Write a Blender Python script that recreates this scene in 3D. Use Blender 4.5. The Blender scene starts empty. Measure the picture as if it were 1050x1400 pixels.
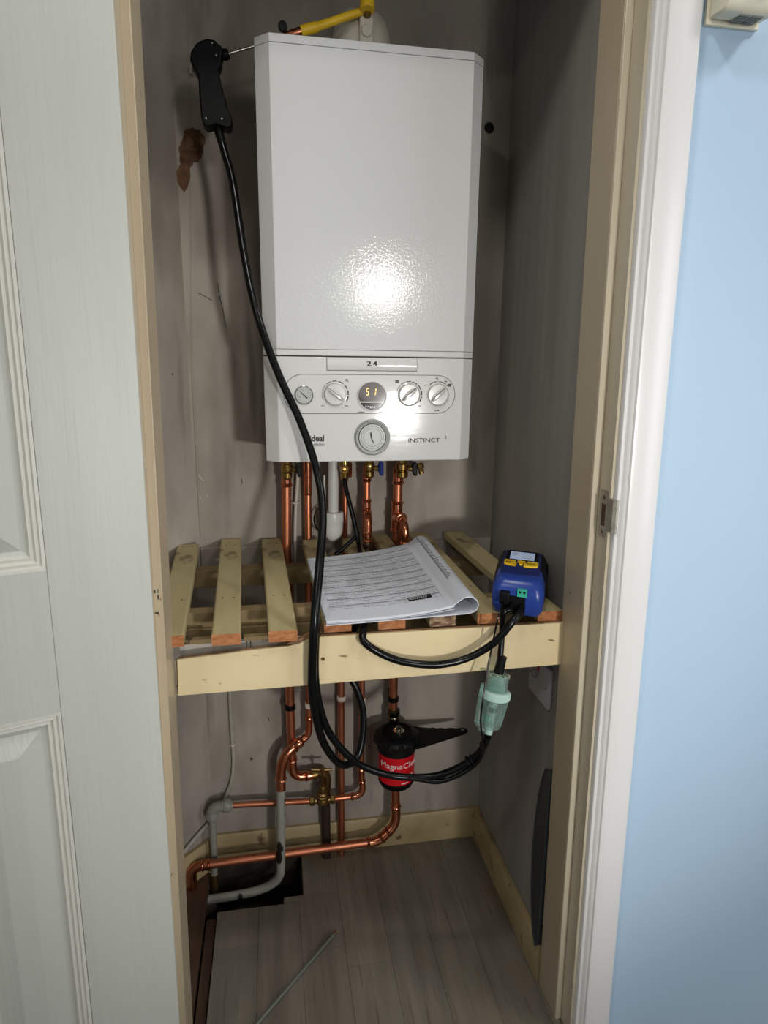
import bpy, bmesh, math, random
from mathutils import Vector, Matrix, Quaternion
random.seed(7)
S = bpy.context.scene
C = S.collection

# ------------------------------------------------------------------ camera
def look(pos, pitch, yaw, roll, f_px):
    F = Vector((math.sin(yaw)*math.cos(pitch), math.cos(yaw)*math.cos(pitch), -math.sin(pitch)))
    R0 = Vector((math.cos(yaw), -math.sin(yaw), 0)); U0 = R0.cross(F)
    R = R0*math.cos(roll) + U0*math.sin(roll); U = -R0*math.sin(roll) + U0*math.cos(roll)
    cd = bpy.data.cameras.new('camera'); co = bpy.data.objects.new('camera', cd); C.objects.link(co)
    cd.sensor_width = 36; cd.lens = 36*f_px/1400; cd.clip_start = .02
    m = Matrix(((R.x, U.x, -F.x, pos[0]), (R.y, U.y, -F.y, pos[1]), (R.z, U.z, -F.z, pos[2]), (0, 0, 0, 1)))
    co.matrix_world = m
    S.camera = co
look((-.1845, -1.4871, 1.2552), .21863, .17224, .010515, 880.2)

# ------------------------------------------------------------------ world, lights, exposure
S.view_settings.view_transform = 'Standard'; S.view_settings.look = 'None'
S.view_settings.gamma = 1; S.view_settings.use_curve_mapping = False
S.view_settings.exposure = -0.13
W = bpy.data.worlds.new('world'); S.world = W; W.use_nodes = True
W.node_tree.nodes['Background'].inputs[0].default_value = (.8, .88, 1, 1)
W.node_tree.nodes['Background'].inputs[1].default_value = .05

def area(name, loc, target, size, power, col, size_y=None):
    l = bpy.data.lights.new(name, 'AREA'); l.energy = power; l.color = col; l.size = size
    if size_y: l.shape = 'RECTANGLE'; l.size_y = size_y
    o = bpy.data.objects.new(name, l); C.objects.link(o); o.location = loc
    o.rotation_euler = (Vector(target)-Vector(loc)).to_track_quat('-Z', 'Y').to_euler()
    return o
sl = bpy.data.lights.new('work_light', 'SPOT'); sl.energy = 120; sl.color = (1, .975, .94); sl.shadow_soft_size = .07; sl.spot_size = math.radians(44); sl.spot_blend = 1.0
so = bpy.data.objects.new('work_light', sl); C.objects.link(so); so.location = (.57, -2.95, .975)
so.rotation_euler = (Vector((.06, 0, .86))-so.location).to_track_quat('-Z', 'Y').to_euler()
a_ = area('wall_lamp_light', (.42, -2.75, 1.69), (0, 0, 1.3), .2, 6.0, (1, .96, .9)); a_.data.shape = 'DISK'
area('ceiling_light_right', (1.0, -1.0, 2.37), (1.0, -1.0, 0), .16, 8, (1, .95, .92))
area('ceiling_light_middle', (-.12, -1.0, 2.37), (-.12, -.95, 0), .12, 5, (1, .96, .9))
area('ceiling_light_left', (-.95, -1.9, 2.37), (-.95, -1.9, 0), .2, 8, (1, .96, .9))
area('fill_light_right', (2.25, -2.1, 1.25), (.3, -.6, .9), 1.2, 34, (.95, .97, 1), 1.5)  # added side fill to brighten door and blue wall; no window stands here
area('fill_light_left', (-1.85, -2.6, 1.2), (.4, -.6, .9), .8, 6, (.95, .97, 1), 1.4)  # weaker added fill for blue wall and right cupboard wall, not a window
area('fill_light_back', (.6, -3.9, 1.5), (.1, -.6, .9), 1.0, 5, (1, .97, .93), 1.0)  # added soft fill from behind the camera, without a real window

# ------------------------------------------------------------------ materials
def lin(c):
    return tuple((v/12.92 if v <= .04045 else ((v+.055)/1.055)**2.4) for v in [x/255 for x in c]) + (1,)
def mat(name, rgb, rough=.5, metal=0, noise=None, bump=None, coat=0, spec=.5, emit=None, trans=0, ior=1.45, spots=None, bump_scale=(1, 1, 1)):
    """noise=(rgb2, scale, contrast, stretch) mixes a second colour; bump=(scale, strength); spots=(rgb, scale, threshold)"""
    m = bpy.data.materials.new(name); m.use_nodes = True
    nt = m.node_tree; N = nt.nodes; L = nt.links
    b = N['Principled BSDF']
    b.inputs['Base Color'].default_value = lin(rgb); b.inputs['Roughness'].default_value = rough
    b.inputs['Metallic'].default_value = metal; b.inputs['Coat Weight'].default_value = coat
    b.inputs['Specular IOR Level'].default_value = spec; b.inputs['IOR'].default_value = ior
    b.inputs['Transmission Weight'].default_value = trans
    if emit:
        b.inputs['Emission Color'].default_value = lin(emit[0]); b.inputs['Emission Strength'].default_value = emit[1]
    tc = N.new('ShaderNodeTexCoord')
    def ntex(scale, stretch=(1, 1, 1), detail=5):
        mp = N.new('ShaderNodeMapping'); mp.inputs['Scale'].default_value = stretch
        L.new(tc.outputs['Object'], mp.inputs[0])
        n = N.new('ShaderNodeTexNoise'); n.inputs['Scale'].default_value = scale; n.inputs['Detail'].default_value = detail
        L.new(mp.outputs[0], n.inputs['Vector']); return n.outputs['Fac']
    col = None
    if noise:
        r2, sc, con, st = noise
        f = ntex(sc, st)
        rp = N.new('ShaderNodeValToRGB'); rp.color_ramp.elements[0].position = .5-con/2; rp.color_ramp.elements[1].position = .5+con/2
        rp.color_ramp.elements[0].color = lin(rgb); rp.color_ramp.elements[1].color = lin(r2)
        L.new(f, rp.inputs[0]); col = rp.outputs[0]
    for sp in (spots or []):
        rs, sc, th, st = sp[:4]; soft = sp[4] if len(sp) > 4 else .03
        f = ntex(sc, st, 3)
        rp = N.new('ShaderNodeValToRGB'); rp.color_ramp.elements[0].position = th; rp.color_ramp.elements[1].position = th+soft
        rp.color_ramp.elements[0].color = (0, 0, 0, 1); rp.color_ramp.elements[1].color = (1, 1, 1, 1)
        L.new(f, rp.inputs[0])
        mx = N.new('ShaderNodeMix'); mx.data_type = 'RGBA'
        if col: L.new(col, mx.inputs[6])
        else: mx.inputs[6].default_value = lin(rgb)
        mx.inputs[7].default_value = lin(rs); L.new(rp.outputs[0], mx.inputs[0]); col = mx.outputs[2]
    if col: L.new(col, b.inputs['Base Color'])
    if bump:
        f = ntex(bump[0], bump_scale)
        bp = N.new('ShaderNodeBump'); bp.inputs['Strength'].default_value = bump[1]; bp.inputs['Distance'].default_value = bump[2] if len(bump) > 2 else .002
        L.new(f, bp.inputs['Height']); L.new(bp.outputs[0], b.inputs['Normal'])
    return m

def plaster(name, a, b2, stain, stain_th=.66):
    return mat(name, a, .75, noise=(b2, 4.5, .42, (1, 1, .5)), bump=(55, .35, .0012),
               spots=[(stain, 6, stain_th-.06, (1, 1, .35), .2), ((92, 84, 76), 15, .62, (1, 1, .12), .16), ((45, 40, 36), 34, .755, (1, 1, 1)), ((168, 162, 152), 60, .775, (1, 1, .5))])
M = {}
M['wall'] = plaster('bare_plaster', (132, 124, 115), (176, 168, 157), (112, 101, 91), .60)
M['wall_r'] = mat('painted_board', (132, 129, 123), .7, noise=((150, 146, 139), 9, .5, (1, 3, .15)), bump=(60, .25, .001))
M['brick'] = mat('exposed_brown_plaster', (132, 98, 72), .95, noise=((84, 60, 44), 60, .4, (1, 1, 1)), bump=(90, 1, .004))
M['blue'] = mat('pale_blue_emulsion', (171, 197, 219), .6, noise=((174, 199, 221), 5, .6, (1, 1, 1)), bump=(140, .1, .0005))
M['white_gloss'] = mat('white_gloss_paint', (224, 223, 222), .28, noise=((216, 215, 213), 12, .6, (1, 1, .2)), bump=(30, .06, .001))
M['cream'] = mat('cream_gloss_paint', (188, 174, 148), .35, noise=((176, 160, 134), 4, .5, (1, 1, .4)), bump=(45, .15, .001),
                 spots=[((110, 84, 58), 46, .74, (1, 1, 1))])
M['cream_lt'] = mat('pale_cream_gloss', (202, 193, 172), .33, noise=((190, 178, 154), 6, .5, (1, 1, .3)), bump=(45, .15, .001),
                    spots=[((120, 100, 80), 40, .76, (1, 1, 1))])
M['beam'] = mat('worn_cream_beam', (224, 208, 168), .42, noise=((206, 186, 144), 9, .6, (.3, 1, 1)), bump=(40, .2, .001),
                spots=[((140, 118, 86), 38, .70, (.5, 1, 1.6))])
M['base'] = mat('old_cream_skirting', (182, 165, 126), .5, noise=((146, 126, 88), 9, .6, (1, 1, 1)), bump=(30, .3, .001), spots=[((90, 70, 48), 24, .64, (1, 1, 1), .1)])
M['door'] = mat('white_grained_door', (190, 192, 184), .42, noise=((184, 186, 178), 20, .5, (1, 1, .1)), bump=(150, .8, .0012), bump_scale=(1, 1, .03))
M['door_sm'] = mat('white_door_moulding', (206, 206, 196), .35, bump=(60, .08, .0005))
M['boiler'] = mat('white_enamel', (205, 206, 206), .07, bump=(230, .32, .0006))
M['panel'] = mat('white_abs_plastic', (208, 208, 206), .08, bump=(11, .16, .0018), bump_scale=(.6, 1, 2.2))
M['groove'] = mat('shadow_gap_grey', (40, 40, 40), .7)
M['print'] = mat('grey_print', (40, 40, 42), .6)
M['knob'] = mat('grey_white_knob', (198, 198, 194), .18, coat=.4)
M['dial'] = mat('grey_dial_face', (168, 170, 167), .35)
M['ring'] = mat('silver_ring', (150, 152, 150), .25, metal=.5)
M['screen'] = mat('smoked_display_glass', (74, 62, 58), .08, coat=1)
M['screen_b'] = mat('black_display_glass', (22, 20, 20), .08, coat=1)
M['led'] = mat('orange_led', (255, 190, 120), .4, emit=((255, 170, 90), 2.6))
M['copper'] = mat('copper_tube', (220, 146, 112), .36, metal=1, noise=((198, 118, 86), 14, .6, (1, 1, .3)), bump=(60, .05, .0005))
M['copper_b'] = mat('bright_copper_fitting', (228, 152, 118), .2, metal=1, noise=((196, 114, 84), 30, .6, (1, 1, 1)), bump=(40, .12, .001))
M['copper_o'] = mat('dull_copper_tube', (208, 138, 106), .42, metal=.95, noise=((180, 108, 80), 20, .6, (1, 1, .4)), spots=[((150, 96, 74), 50, .68, (1, 1, 1))])
M['brass'] = mat('brass', (186, 154, 92), .25, metal=1, noise=((150, 118, 64), 30, .5, (1, 1, 1)))
M['brass_o'] = mat('old_brass', (160, 134, 84), .42, metal=1, noise=((120, 98, 60), 40, .6, (1, 1, 1)), bump=(60, .3, .001))
M['steel'] = mat('bright_steel', (205, 200, 190), .2, metal=1)
M['nickel'] = mat('nickel_fitting', (150, 140, 122), .25, metal=1, noise=((90, 80, 66), 40, .5, (1, 1, 1)))
M['grey_paint'] = mat('grey_painted_pipe', (160, 160, 150), .45, noise=((134, 134, 124), 24, .5, (1, 1, .4)), bump=(50, .3, .001), spots=[((30, 25, 22), 24, .585, (1, 1, .4))])
M['grey_plain'] = mat('grey_painted_fitting', (146, 146, 138), .45, noise=((132, 132, 124), 24, .5, (1, 1, 1)), bump=(50, .3, .001))
M['iron'] = mat('dark_brown_iron_pipe', (58, 44, 36), .6, noise=((38, 28, 24), 20, .5, (1, 1, .3)))
M['white_pl'] = mat('white_waste_plastic', (205, 205, 200), .3)
M['clip_w'] = mat('white_clip_plastic', (205, 192, 180), .45)
M['cable_w'] = mat('white_cable', (196, 188, 176), .5)
M['cable_g'] = mat('grey_painted_cable', (176, 172, 160), .55, noise=((150, 144, 132), 30, .5, (1, 1, 1)))
M['rubber'] = mat('black_rubber', (8, 9, 10), .24, spec=.28, bump=(60, .05, .0005))
M['blk'] = mat('black_plastic', (6, 6, 7), .5, spec=.22, bump=(80, .05, .0005))
M['blk_matt'] = mat('black_matt_plastic', (14, 14, 15), .5, spec=.35)
M['blue_lev'] = mat('blue_lever_plastic', (16, 44, 116), .55, spec=.2)
M['red'] = mat('red_label', (205, 20, 34), .3)
M['white_print'] = mat('white_print', (235, 225, 222), .5)
M['yellow'] = mat('yellow_rubber', (244, 204, 44), .4, noise=((226, 182, 34), 30, .5, (1, 1, 1)))
M['flue'] = mat('grey_white_flue_plastic', (212, 208, 194), .45, noise=((200, 194, 178), 12, .5, (1, 1, 1)))
M['wood'] = mat('treated_softwood', (192, 178, 136), .68, noise=((164, 150, 108), 7, .55, (2.4, .25, 2.4)), bump=(40, .3, .001), bump_scale=(4, .3, 4),
                spots=[((92, 78, 52), 16, .66, (1, .7, 1), .1), ((52, 40, 28), 42, .77, (1, 1, 1))])
M['wood_joist'] = mat('pale_softwood_joist', (150, 130, 92), .7, noise=((122, 104, 72), 7, .55, (.25, 2.4, 2.4)), bump=(30, .4, .001), spots=[((74, 56, 38), 22, .68, (1, 1, 1))])
M['endgrain'] = mat('orange_end_grain', (192, 132, 86), .8, noise=((142, 84, 46), 70, .5, (1, 1, 2.2)), bump=(150, .6, .001))
M['endgrain_d'] = mat('pale_dirty_end_grain', (160, 138, 110), .8, noise=((92, 64, 44), 70, .25, (1, 1, 2.2)), bump=(150, .6, .001))
M['raw_edge'] = mat('raw_split_wood', (152, 116, 82), .8, noise=((112, 80, 54), 60, .5, (.3, 1, 3)), bump=(60, .6, .001))
M['board_w'] = mat('white_painted_board', (190, 186, 178), .5, noise=((172, 166, 156), 10, .5, (1, 1, 1)))
M['floorbd'] = mat('old_brown_floorboard', (92, 66, 48), .75, noise=((58, 42, 32), 12, .6, (3, .4, 1)), bump=(60, .5, .001), spots=[((30, 22, 18), 20, .68, (1, 1, 1))])
M['pit'] = mat('dark_rubble', (66, 57, 48), .95, noise=((34, 29, 25), 20, .5, (1, 1, 1)), bump=(40, 1, .01))
M['paper'] = None
M['navy'] = mat('navy_plastic', (28, 42, 96), .3, noise=((22, 34, 84), 20, .6, (1, 1, 1)))
M['blue_pl'] = mat('blue_plastic', (36, 62, 142), .28)
M['dk_rub'] = mat('dark_overmould', (12, 15, 26), .5, spec=.3)
M['lcd'] = mat('pale_blue_lcd', (176, 190, 218), .15, emit=((170, 190, 225), .28))
M['teal'] = mat('clear_teal_plastic', (220, 247, 240), .07, trans=.9, ior=1.3, coat=.5)
M['teal_s'] = mat('milky_teal_plastic', (212, 242, 234), .22, trans=.45, ior=1.25)
M['green_s'] = mat('teal_socket', (60, 176, 150), .35)
M['socket'] = mat('white_switch_plastic', (182, 182, 186), .3)
M['cream_pl'] = mat('cream_plastic', (228, 222, 200), .38)
M['strike'] = mat('dull_steel_plate', (172, 168, 156), .4, metal=.35, noise=((140, 134, 122), 60, .5, (1, 1, 1)))
M['vent'] = mat('grey_vent_gap', (138, 140, 138), .6)
M['slot'] = mat('dark_slot', (92, 92, 88), .7)
M['dk_grey'] = mat('dark_slate_plastic', (52, 56, 60), .45)
M['rod'] = mat('grey_steel_rod', (116, 120, 112), .45, metal=.4)
M['rust'] = mat('rusty_tip', (110, 70, 46), .7)
M['room_floor'] = mat('room_carpet', (120, 112, 100), .9)
M['room_wall'] = mat('room_wall_paint', (140, 150, 158), .8)
M['ceil'] = mat('white_ceiling', (222, 220, 214), .8)

def laminate(name, a, b):
    return mat(name, a, .42, noise=(b, 8, .55, (5, .4, 1)), bump=(30, .12, .0006), bump_scale=(6, .5, 1), spots=[((98, 88, 76), 30, .60, (5, .25, 1), .12), ((118, 96, 72), 5, .60, (1, 1, 1), .2)])
LAM = [laminate('grey_oak_laminate_a', (126, 120, 109), (98, 92, 82)), laminate('grey_oak_laminate_b', (130, 123, 111), (102, 95, 84)), laminate('grey_oak_laminate_c', (122, 115, 104), (94, 88, 78))]

# ------------------------------------------------------------------ mesh helpers
class MB:
    def __init__(s): s.v = []; s.f = []; s.m = []; s.uv = None
    def add(s, vs, fs, mi=0):
        o = len(s.v); s.v += [Vector(v) for v in vs]; s.f += [tuple(i+o for i in f) for f in fs]; s.m += [mi]*len(fs); return s
    def box(s, x0, x1, y0, y1, z0, z1, mi=0):
        return s.add([(x0,y0,z0),(x1,y0,z0),(x1,y1,z0),(x0,y1,z0),(x0,y0,z1),(x1,y0,z1),(x1,y1,z1),(x0,y1,z1)],
                     [(0,3,2,1),(4,5,6,7),(0,1,5,4),(1,2,6,5),(2,3,7,6),(3,0,4,7)], mi)
    def hexa(s, top, th, mi=0, front_mi=None):
        """top = 4 corners (back-left, back-right, front-right, front-left); th thickness downward"""
        t = [Vector(p) for p in top]; b = [p-Vector((0, 0, th)) for p in t]
        s.add(t+b, [(0,3,2,1),(4,5,6,7),(0,1,5,4),(1,2,6,5),(3,0,4,7)], mi)
        s.add([t[2], t[3], b[3], b[2]], [(0,1,2,3)], mi if front_mi is None else front_mi); return s
    def prism(s, poly, fn, a, b, mi=0):
        """closed polygon poly extruded from a to b; fn(u, v, w) -> point"""
        n = len(poly)
        vs = [fn(p[0], p[1], a) for p in poly]+[fn(p[0], p[1], b) for p in poly]
        s.add(vs, [tuple(range(n)), tuple(range(2*n-1, n-1, -1))]+[(i, i+n, (i+1) % n+n, (i+1) % n) for i in range(n)], mi); return s
    def tube(s, pts, r, seg=14, smooth=0, caps=True, mi=0, flat=1.0):
        P = [Vector(p) for p in pts]
        R = list(r) if isinstance(r, (list, tuple)) else [r]*len(P)
        if smooth:
            Q = []; RR = []
            n = len(P)
            for i in range(n-1):
                p0 = P[max(i-1, 0)]; p1 = P[i]; p2 = P[i+1]; p3 = P[min(i+2, n-1)]
                for k in range(smooth):
                    t = k/smooth
                    Q.append(.5*((2*p1)+(p2-p0)*t+(2*p0-5*p1+4*p2-p3)*t*t+(-p0+3*p1-3*p2+p3)*t**3)); RR.append(R[i]*(1-t)+R[i+1]*t)
            Q.append(P[-1]); RR.append(R[-1]); P = Q; R = RR
        n = len(P); T = [(P[min(i+1, n-1)]-P[max(i-1, 0)]).normalized() for i in range(n)]
        a = T[0].orthogonal().normalized(); vs = []
        for i in range(n):
            if i: a = (T[i-1].rotation_difference(T[i]) @ a); a = (a-T[i]*a.dot(T[i])).normalized()
            b = T[i].cross(a)
            for k in range(seg):
                th = 2*math.pi*k/seg; vs.append(P[i]+(a*math.cos(th)+b*math.sin(th)*flat)*R[i])
        fs = [(i*seg+k, i*seg+(k+1) % seg, (i+1)*seg+(k+1) % seg, (i+1)*seg+k) for i in range(n-1) for k in range(seg)]
        if caps: fs += [tuple(range(seg))[::-1], tuple(range((n-1)*seg, n*seg))]
        return s.add(vs, fs, mi)
    def lathe(s, prof, org, axis=(0, 0, 1), seg=32, mi=0, lobes=None, caps=True):
        """prof = [(radius, height)] along axis"""
        A = Vector(axis).normalized(); a = A.orthogonal().normalized(); b = A.cross(a); O = Vector(org); vs = []
        for r, h in prof:
            for k in range(seg):
                th = 2*math.pi*k/seg; rr = r*(1+(lobes[1]*(1 if (k*lobes[0]*2//seg) % 2 else 0) if lobes else 0)); vs.append(O+A*h+(a*math.cos(th)+b*math.sin(th))*rr)
        n = len(prof)
        fs = [(i*seg+k, i*seg+(k+1) % seg, (i+1)*seg+(k+1) % seg, (i+1)*seg+k) for i in range(n-1) for k in range(seg)]
        if caps: fs += [tuple(range(seg))[::-1], tuple(range((n-1)*seg, n*seg))]
        else: fs += [((n-1)*seg+k, (n-1)*seg+(k+1) % seg, (k+1) % seg, k) for k in range(seg)]
        return s.add(vs, fs, mi)
    def xf(s, fn): s.v = [Vector(fn(v)) for v in s.v]; return s

WO = {}   # world offset of each object
def obj(name, mb, m, parent=None, bevel=0, sharp=.6, label=None, cat=None, group=None, kind=None, seg=2):
    me = bpy.data.meshes.new(name)
    if parent is not None: off = WO[parent.name]
    else:
        xs = [v.x for v in mb.v]; ys = [v.y for v in mb.v]; zs = [v.z for v in mb.v]
        off = Vector(((min(xs)+max(xs))/2, (min(ys)+max(ys))/2, min(zs)))
    me.from_pydata([tuple(v-off) for v in mb.v], [], mb.f)
    for x in (m if isinstance(m, (list, tuple)) else [m]): me.materials.append(x)
    me.polygons.foreach_set('material_index', mb.m)
    if mb.uv:
        u = me.uv_layers.new(name='UVMap')
        for p in me.polygons:
            for li in p.loop_indices: u.data[li].uv = mb.uv[me.loops[li].vertex_index]
    me.update()
    bm = bmesh.new(); bm.from_mesh(me); bmesh.ops.recalc_face_normals(bm, faces=bm.faces); bm.to_mesh(me); bm.free()
    me.polygons.foreach_set('use_smooth', [True]*len(me.polygons)); me.set_sharp_from_angle(angle=sharp)
    o = bpy.data.objects.new(name, me); C.objects.link(o)
    if parent is not None: o.parent = parent
    else: o.location = off
    WO[o.name] = off
    if bevel:
        b = o.modifiers.new('bevel', 'BEVEL'); b.width = bevel; b.segments = seg; b.limit_method = 'ANGLE'; b.angle_limit = math.radians(35); b.harden_normals = False
    if label: o['label'] = label
    if cat: o['category'] = cat
    if group: o['group'] = group
    if kind: o['kind'] = kind
    return o
def thing(name, label, cat, loc, group=None):
    o = bpy.data.objects.new(name, None); C.objects.link(o); o.location = loc; o.empty_display_size = .05
    WO[o.name] = Vector(loc); o['label'] = label; o['category'] = cat
    if group: o['group'] = group
    return o
def struct(name, mb, m, label=None, parent=None, bevel=0):
    o = obj(name, mb, m, parent, bevel=bevel)
    if parent is None: o['kind'] = 'structure'
    if label: o['label'] = label
    return o
def text_mb(body, size, fn, depth=.0004, spacing=1.0, shear=0, align='CENTER', bold=0, res=3, xscale=1):
    cu = bpy.data.curves.new('t', 'FONT'); cu.body = body; cu.size = size; cu.align_x = align; cu.align_y = 'CENTER'
    cu.extrude = depth; cu.space_character = spacing; cu.shear = shear; cu.offset = bold; cu.resolution_u = res
    ob = bpy.data.objects.new('t', cu); C.objects.link(ob)
    dg = bpy.context.evaluated_depsgraph_get(); dg.update()
    me = ob.evaluated_get(dg).to_mesh()
    mb = MB(); mb.add([fn(v.co.x*xscale, v.co.y, v.co.z) for v in me.vertices], [tuple(p.vertices) for p in me.polygons])
    ob.evaluated_get(dg).to_mesh_clear(); bpy.data.objects.remove(ob); bpy.data.curves.remove(cu)
    return mb
def arc(cx, cz, r0, r1, a0, a1, y0, y1, n=10, mb=None):
    mb = mb or MB()
    poly = [(cx+r1*math.cos(a0+(a1-a0)*i/n), cz+r1*math.sin(a0+(a1-a0)*i/n)) for i in range(n+1)]+[(cx+r0*math.cos(a1-(a1-a0)*i/n), cz+r0*math.sin(a1-(a1-a0)*i/n)) for i in range(n+1)]
    for i in range(n):
        q = [poly[i], poly[i+1], poly[2*n-i], poly[2*n+1-i]]
        mb.prism(q, lambda u, v, w: (u, w, v), y0, y1)
    return mb
def bezier_elbow(a, corner, b, n=7):
    a, c, b = Vector(a), Vector(corner), Vector(b)
    return [a*(1-t)**2+c*2*t*(1-t)+b*t*t for t in [i/n for i in range(n+1)]]
def collar(mb, p, d, r, w=.004):
    """raised bead ring of a press / solder fitting"""
    p = Vector(p); d = Vector(d).normalized()
    return mb.lathe([(r*.9, -w), (r*1.0, -w*.8), (r*1.12, 0), (r*1.0, w*.8), (r*.9, w)], p, d, seg=18)

# ------------------------------------------------------------------ structure: the cupboard
FR = .012   # the frame leans a little: it is wider at the foot
def leanR(v): return (v[0]+FR*(1.04-v[2]), v[1], v[2])
def leanL(v): return (v[0]-FR*(1.04-v[2]), v[1], v[2])
HEAD = 2.02
bw = MB().box(-.362, .345, 0, .05, -.16, 2.42)
wb = struct('wall_back', bw, M['wall'])
dg_ = MB().prism([(-.362, 0), (-.362, .05), (-.48, .05), (-.48, -.07), (-.43, -.07)], lambda u, v, w: (u, v, w), -.16, 2.42)
struct('wall_back_corner', dg_, M['wall'])
struct('wall_left', MB().box(-.48, -.43, -.455, -.07, -.16, 2.42), M['wall'])
struct('wall_right', MB().box(.345, .395, -.455, .05, -.16, 2.42), M['wall_r'])
struct('ceiling', MB().box(-1.9, 2.3, -4.0, .05, 2.42, 2.5), M['ceil'])
# front wall (blue room side)
struct('wall_front', MB().box(.372, 2.3, -.57, -.455, -.12, 2.42), M['blue'])
struct('wall_front_left', MB().box(-1.9, -.415, -.57, -.455, -.12, 2.42), M['blue'])
struct('wall_front_top', MB().box(-.415, .372, -.57, -.455, HEAD+.03, 2.42), M['blue'])
struct('wall_room_right', MB().box(2.3, 2.4, -4.0, -.45, -.12, 2.42), M['room_wall'])
struct('wall_room_left', MB().box(-2.0, -1.9, -4.0, -.45, -.12, 2.42), M['room_wall'])
struct('wall_room_back', MB().box(-2.0, 2.4, -4.1, -4.0, -.12, 2.42), M['room_wall'])
# plaster scar on the back wall
core = [(-.338,1.727),(-.326,1.728),(-.313,1.724),(-.305,1.712),(-.304,1.700),(-.309,1.686),(-.313,1.672),(-.322,1.664),(-.331,1.663),(-.336,1.650),(-.338,1.632),(-.345,1.612),(-.351,1.604),(-.357,1.616),(-.363,1.628),(-.364,1.644),(-.357,1.654),(-.355,1.672),(-.356,1.690),(-.350,1.704),(-.345,1.718)]
pts = []
for k_ in range(len(core)):
    a, b2 = core[k_], core[(k_+1) % len(core)]
    for f_ in (0, .33, .66): pts.append((a[0]+(b2[0]-a[0])*f_+random.uniform(-.0016, .0016), a[1]+(b2[1]-a[1])*f_+random.uniform(-.0016, .0016)))
mb = MB(); n = len(pts)
cx = sum(p[0] for p in pts)/n; cz = sum(p[1] for p in pts)/n
mb.add([(p[0], -.0006, p[1]) for p in pts]+[(cx+(p[0]-cx)*.8, .001-.0035*random.random()-.002, cz+(p[1]-cz)*.8) for p in pts]+[(cx, -.004, cz)],
       [(i, (i+1) % n, n+(i+1) % n, n+i) for i in range(n)]+[(n+i, n+(i+1) % n, 2*n) for i in range(n)])
o = obj('plaster_scar', mb, M['brick'], wb); o['label'] = 'brown patch where the plaster has broken away'
mb = MB().lathe([(.0095, 0), (.011, .001), (.010, .003), (.003, .0035)], (.297, -.0005, 1.769), (0, -1, 0), seg=18)
o = obj('wall_hole', mb, M['blk_matt'], wb); o['label'] = 'dark round hole in the plaster'
# crease lines of the plaster, real grooves
mb = MB().tube([(-.325, -.0, 2.0), (-.334, -.0, 1.7), (-.352, 0, 1.3), (-.353, 0, 1.1), (-.354, 0, .87)], [.0008, .0009, .0022, .003, .002], 8, 4)
o = obj('plaster_ridge', mb, M['wall'], wb)
mb = MB().tube([(-.292,-.0002,1.43),(-.288,-.0004,1.40),(-.284,-.0003,1.38),(-.278,-.0003,1.34)], .0007, 6, 3)
obj('plaster_crack', mb, M['blk_matt'], wb)

for pts_, r_, m_ in (([(-.399,-.0,1.398),(-.3905,-.0,1.391),(-.3835,-.0,1.389)], .0014, 'blk_matt'), ([(-.334,-.0006,1.41),(-.318,-.0006,1.402),(-.306,-.0006,1.395)], .0006, 'blk_matt'),
                   ([(-.352,-.0006,1.018),(-.346,-.0006,1.008),(-.341,-.0006,1.004)], .0012, 'board_w'), ([(-.355,-.0006,.975),(-.350,-.0006,.962)], .0010, 'board_w'), ([(-.337,-.0006,.972),(-.334,-.0006,.965)], .0010, 'board_w'),
                   ([(-.258,-.0006,1.008),(-.256,-.0006,.996)], .0008, 'blk_matt'), ([(-.215,-.0006,.402),(-.212,-.0006,.392)], .0010, 'blk_matt'), ([(.012,-.0006,.392),(.014,-.0006,.388)], .0012, 'blk_matt'), ([(.040,-.0006,.300),(.043,-.0006,.295)], .0016, 'blk_matt'), ([(-.004,-.0006,.462),(-.002,-.0006,.459)], .0012, 'blk_matt')):
    if pts_[0][0] < -.362: continue
    obj('scratch', MB().tube(pts_, r_, 6), M[m_], wb)
# floor: laminate strips with a cut-out over the pipe pit
fl = struct('floor', MB().box(-.48, .345, -.62, .05, -.16, -.14), M['pit'])
obj('subfloor', MB().box(-.13, .345, -.57, .05, -.14, -.010).box(-.345, -.13, -.57, -.165, -.14, -.010).box(-.188, -.13, -.165, -.150, -.14, -.010), M['pit'], fl)
sw = .096; x = -.343; k = 0
while x < .345:
    x1 = min(x+sw, .345); y = -.60-random.random()*.2
    while y < .0:
        L = .34+.30*random.random(); y1 = y+L
        a, b2 = max(y, -.57), min(y1, .0)
        if b2-a > .01:
            pieces = [(x, x1, a, b2)]
            # hole: x<-.14,y>-.146 and x<-.188,y>-.163
            def cut(ps, hx, hy):
                out = []
                for (p0, p1, q0, q1) in ps:
                    if p0 < hx and q1 > hy:
                        if p1 > hx+.002: out.append((hx, p1, max(q0, hy), q1))
                        if q0 < hy-.004: out.append((p0, p1, q0, hy))
                    else: out.append((p0, p1, q0, q1))
                return out
            pieces = cut(pieces, -.140, -.144); pieces = cut(pieces, -.188, -.163)
            for (p0, p1, q0, q1) in pieces:
                obj('plank', MB().box(p0+.00025, p1-.0003, q0+.0002, q1-.0004, -.010, -random.random()*.0003), LAM[(k*7+random.randrange(2)) % 3], fl)
        y = y1; k += 1
    x = x1
obj('pit_side', MB().box(-.43, -.13, -.003, -.0005, -.14, -.002).box(-.142, -.139, -.143, -.003, -.14, -.0105).box(-.43, -.428, -.25, -.003, -.14, -.0105), M['pit'], fl)
obj('floorboard', MB().box(-.43, -.372, -.57, -.035, -.026, .002), M['floorbd'], fl, bevel=.001)
obj('floorboard', MB().box(-.368, -.3465, -.57, -.168, -.03, -.012), M['floorbd'], fl, bevel=.001)
struct('floor_room', MB().box(-1.9, 2.3, -4.0, -.57, -.16, -.07), M['room_floor'])
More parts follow.
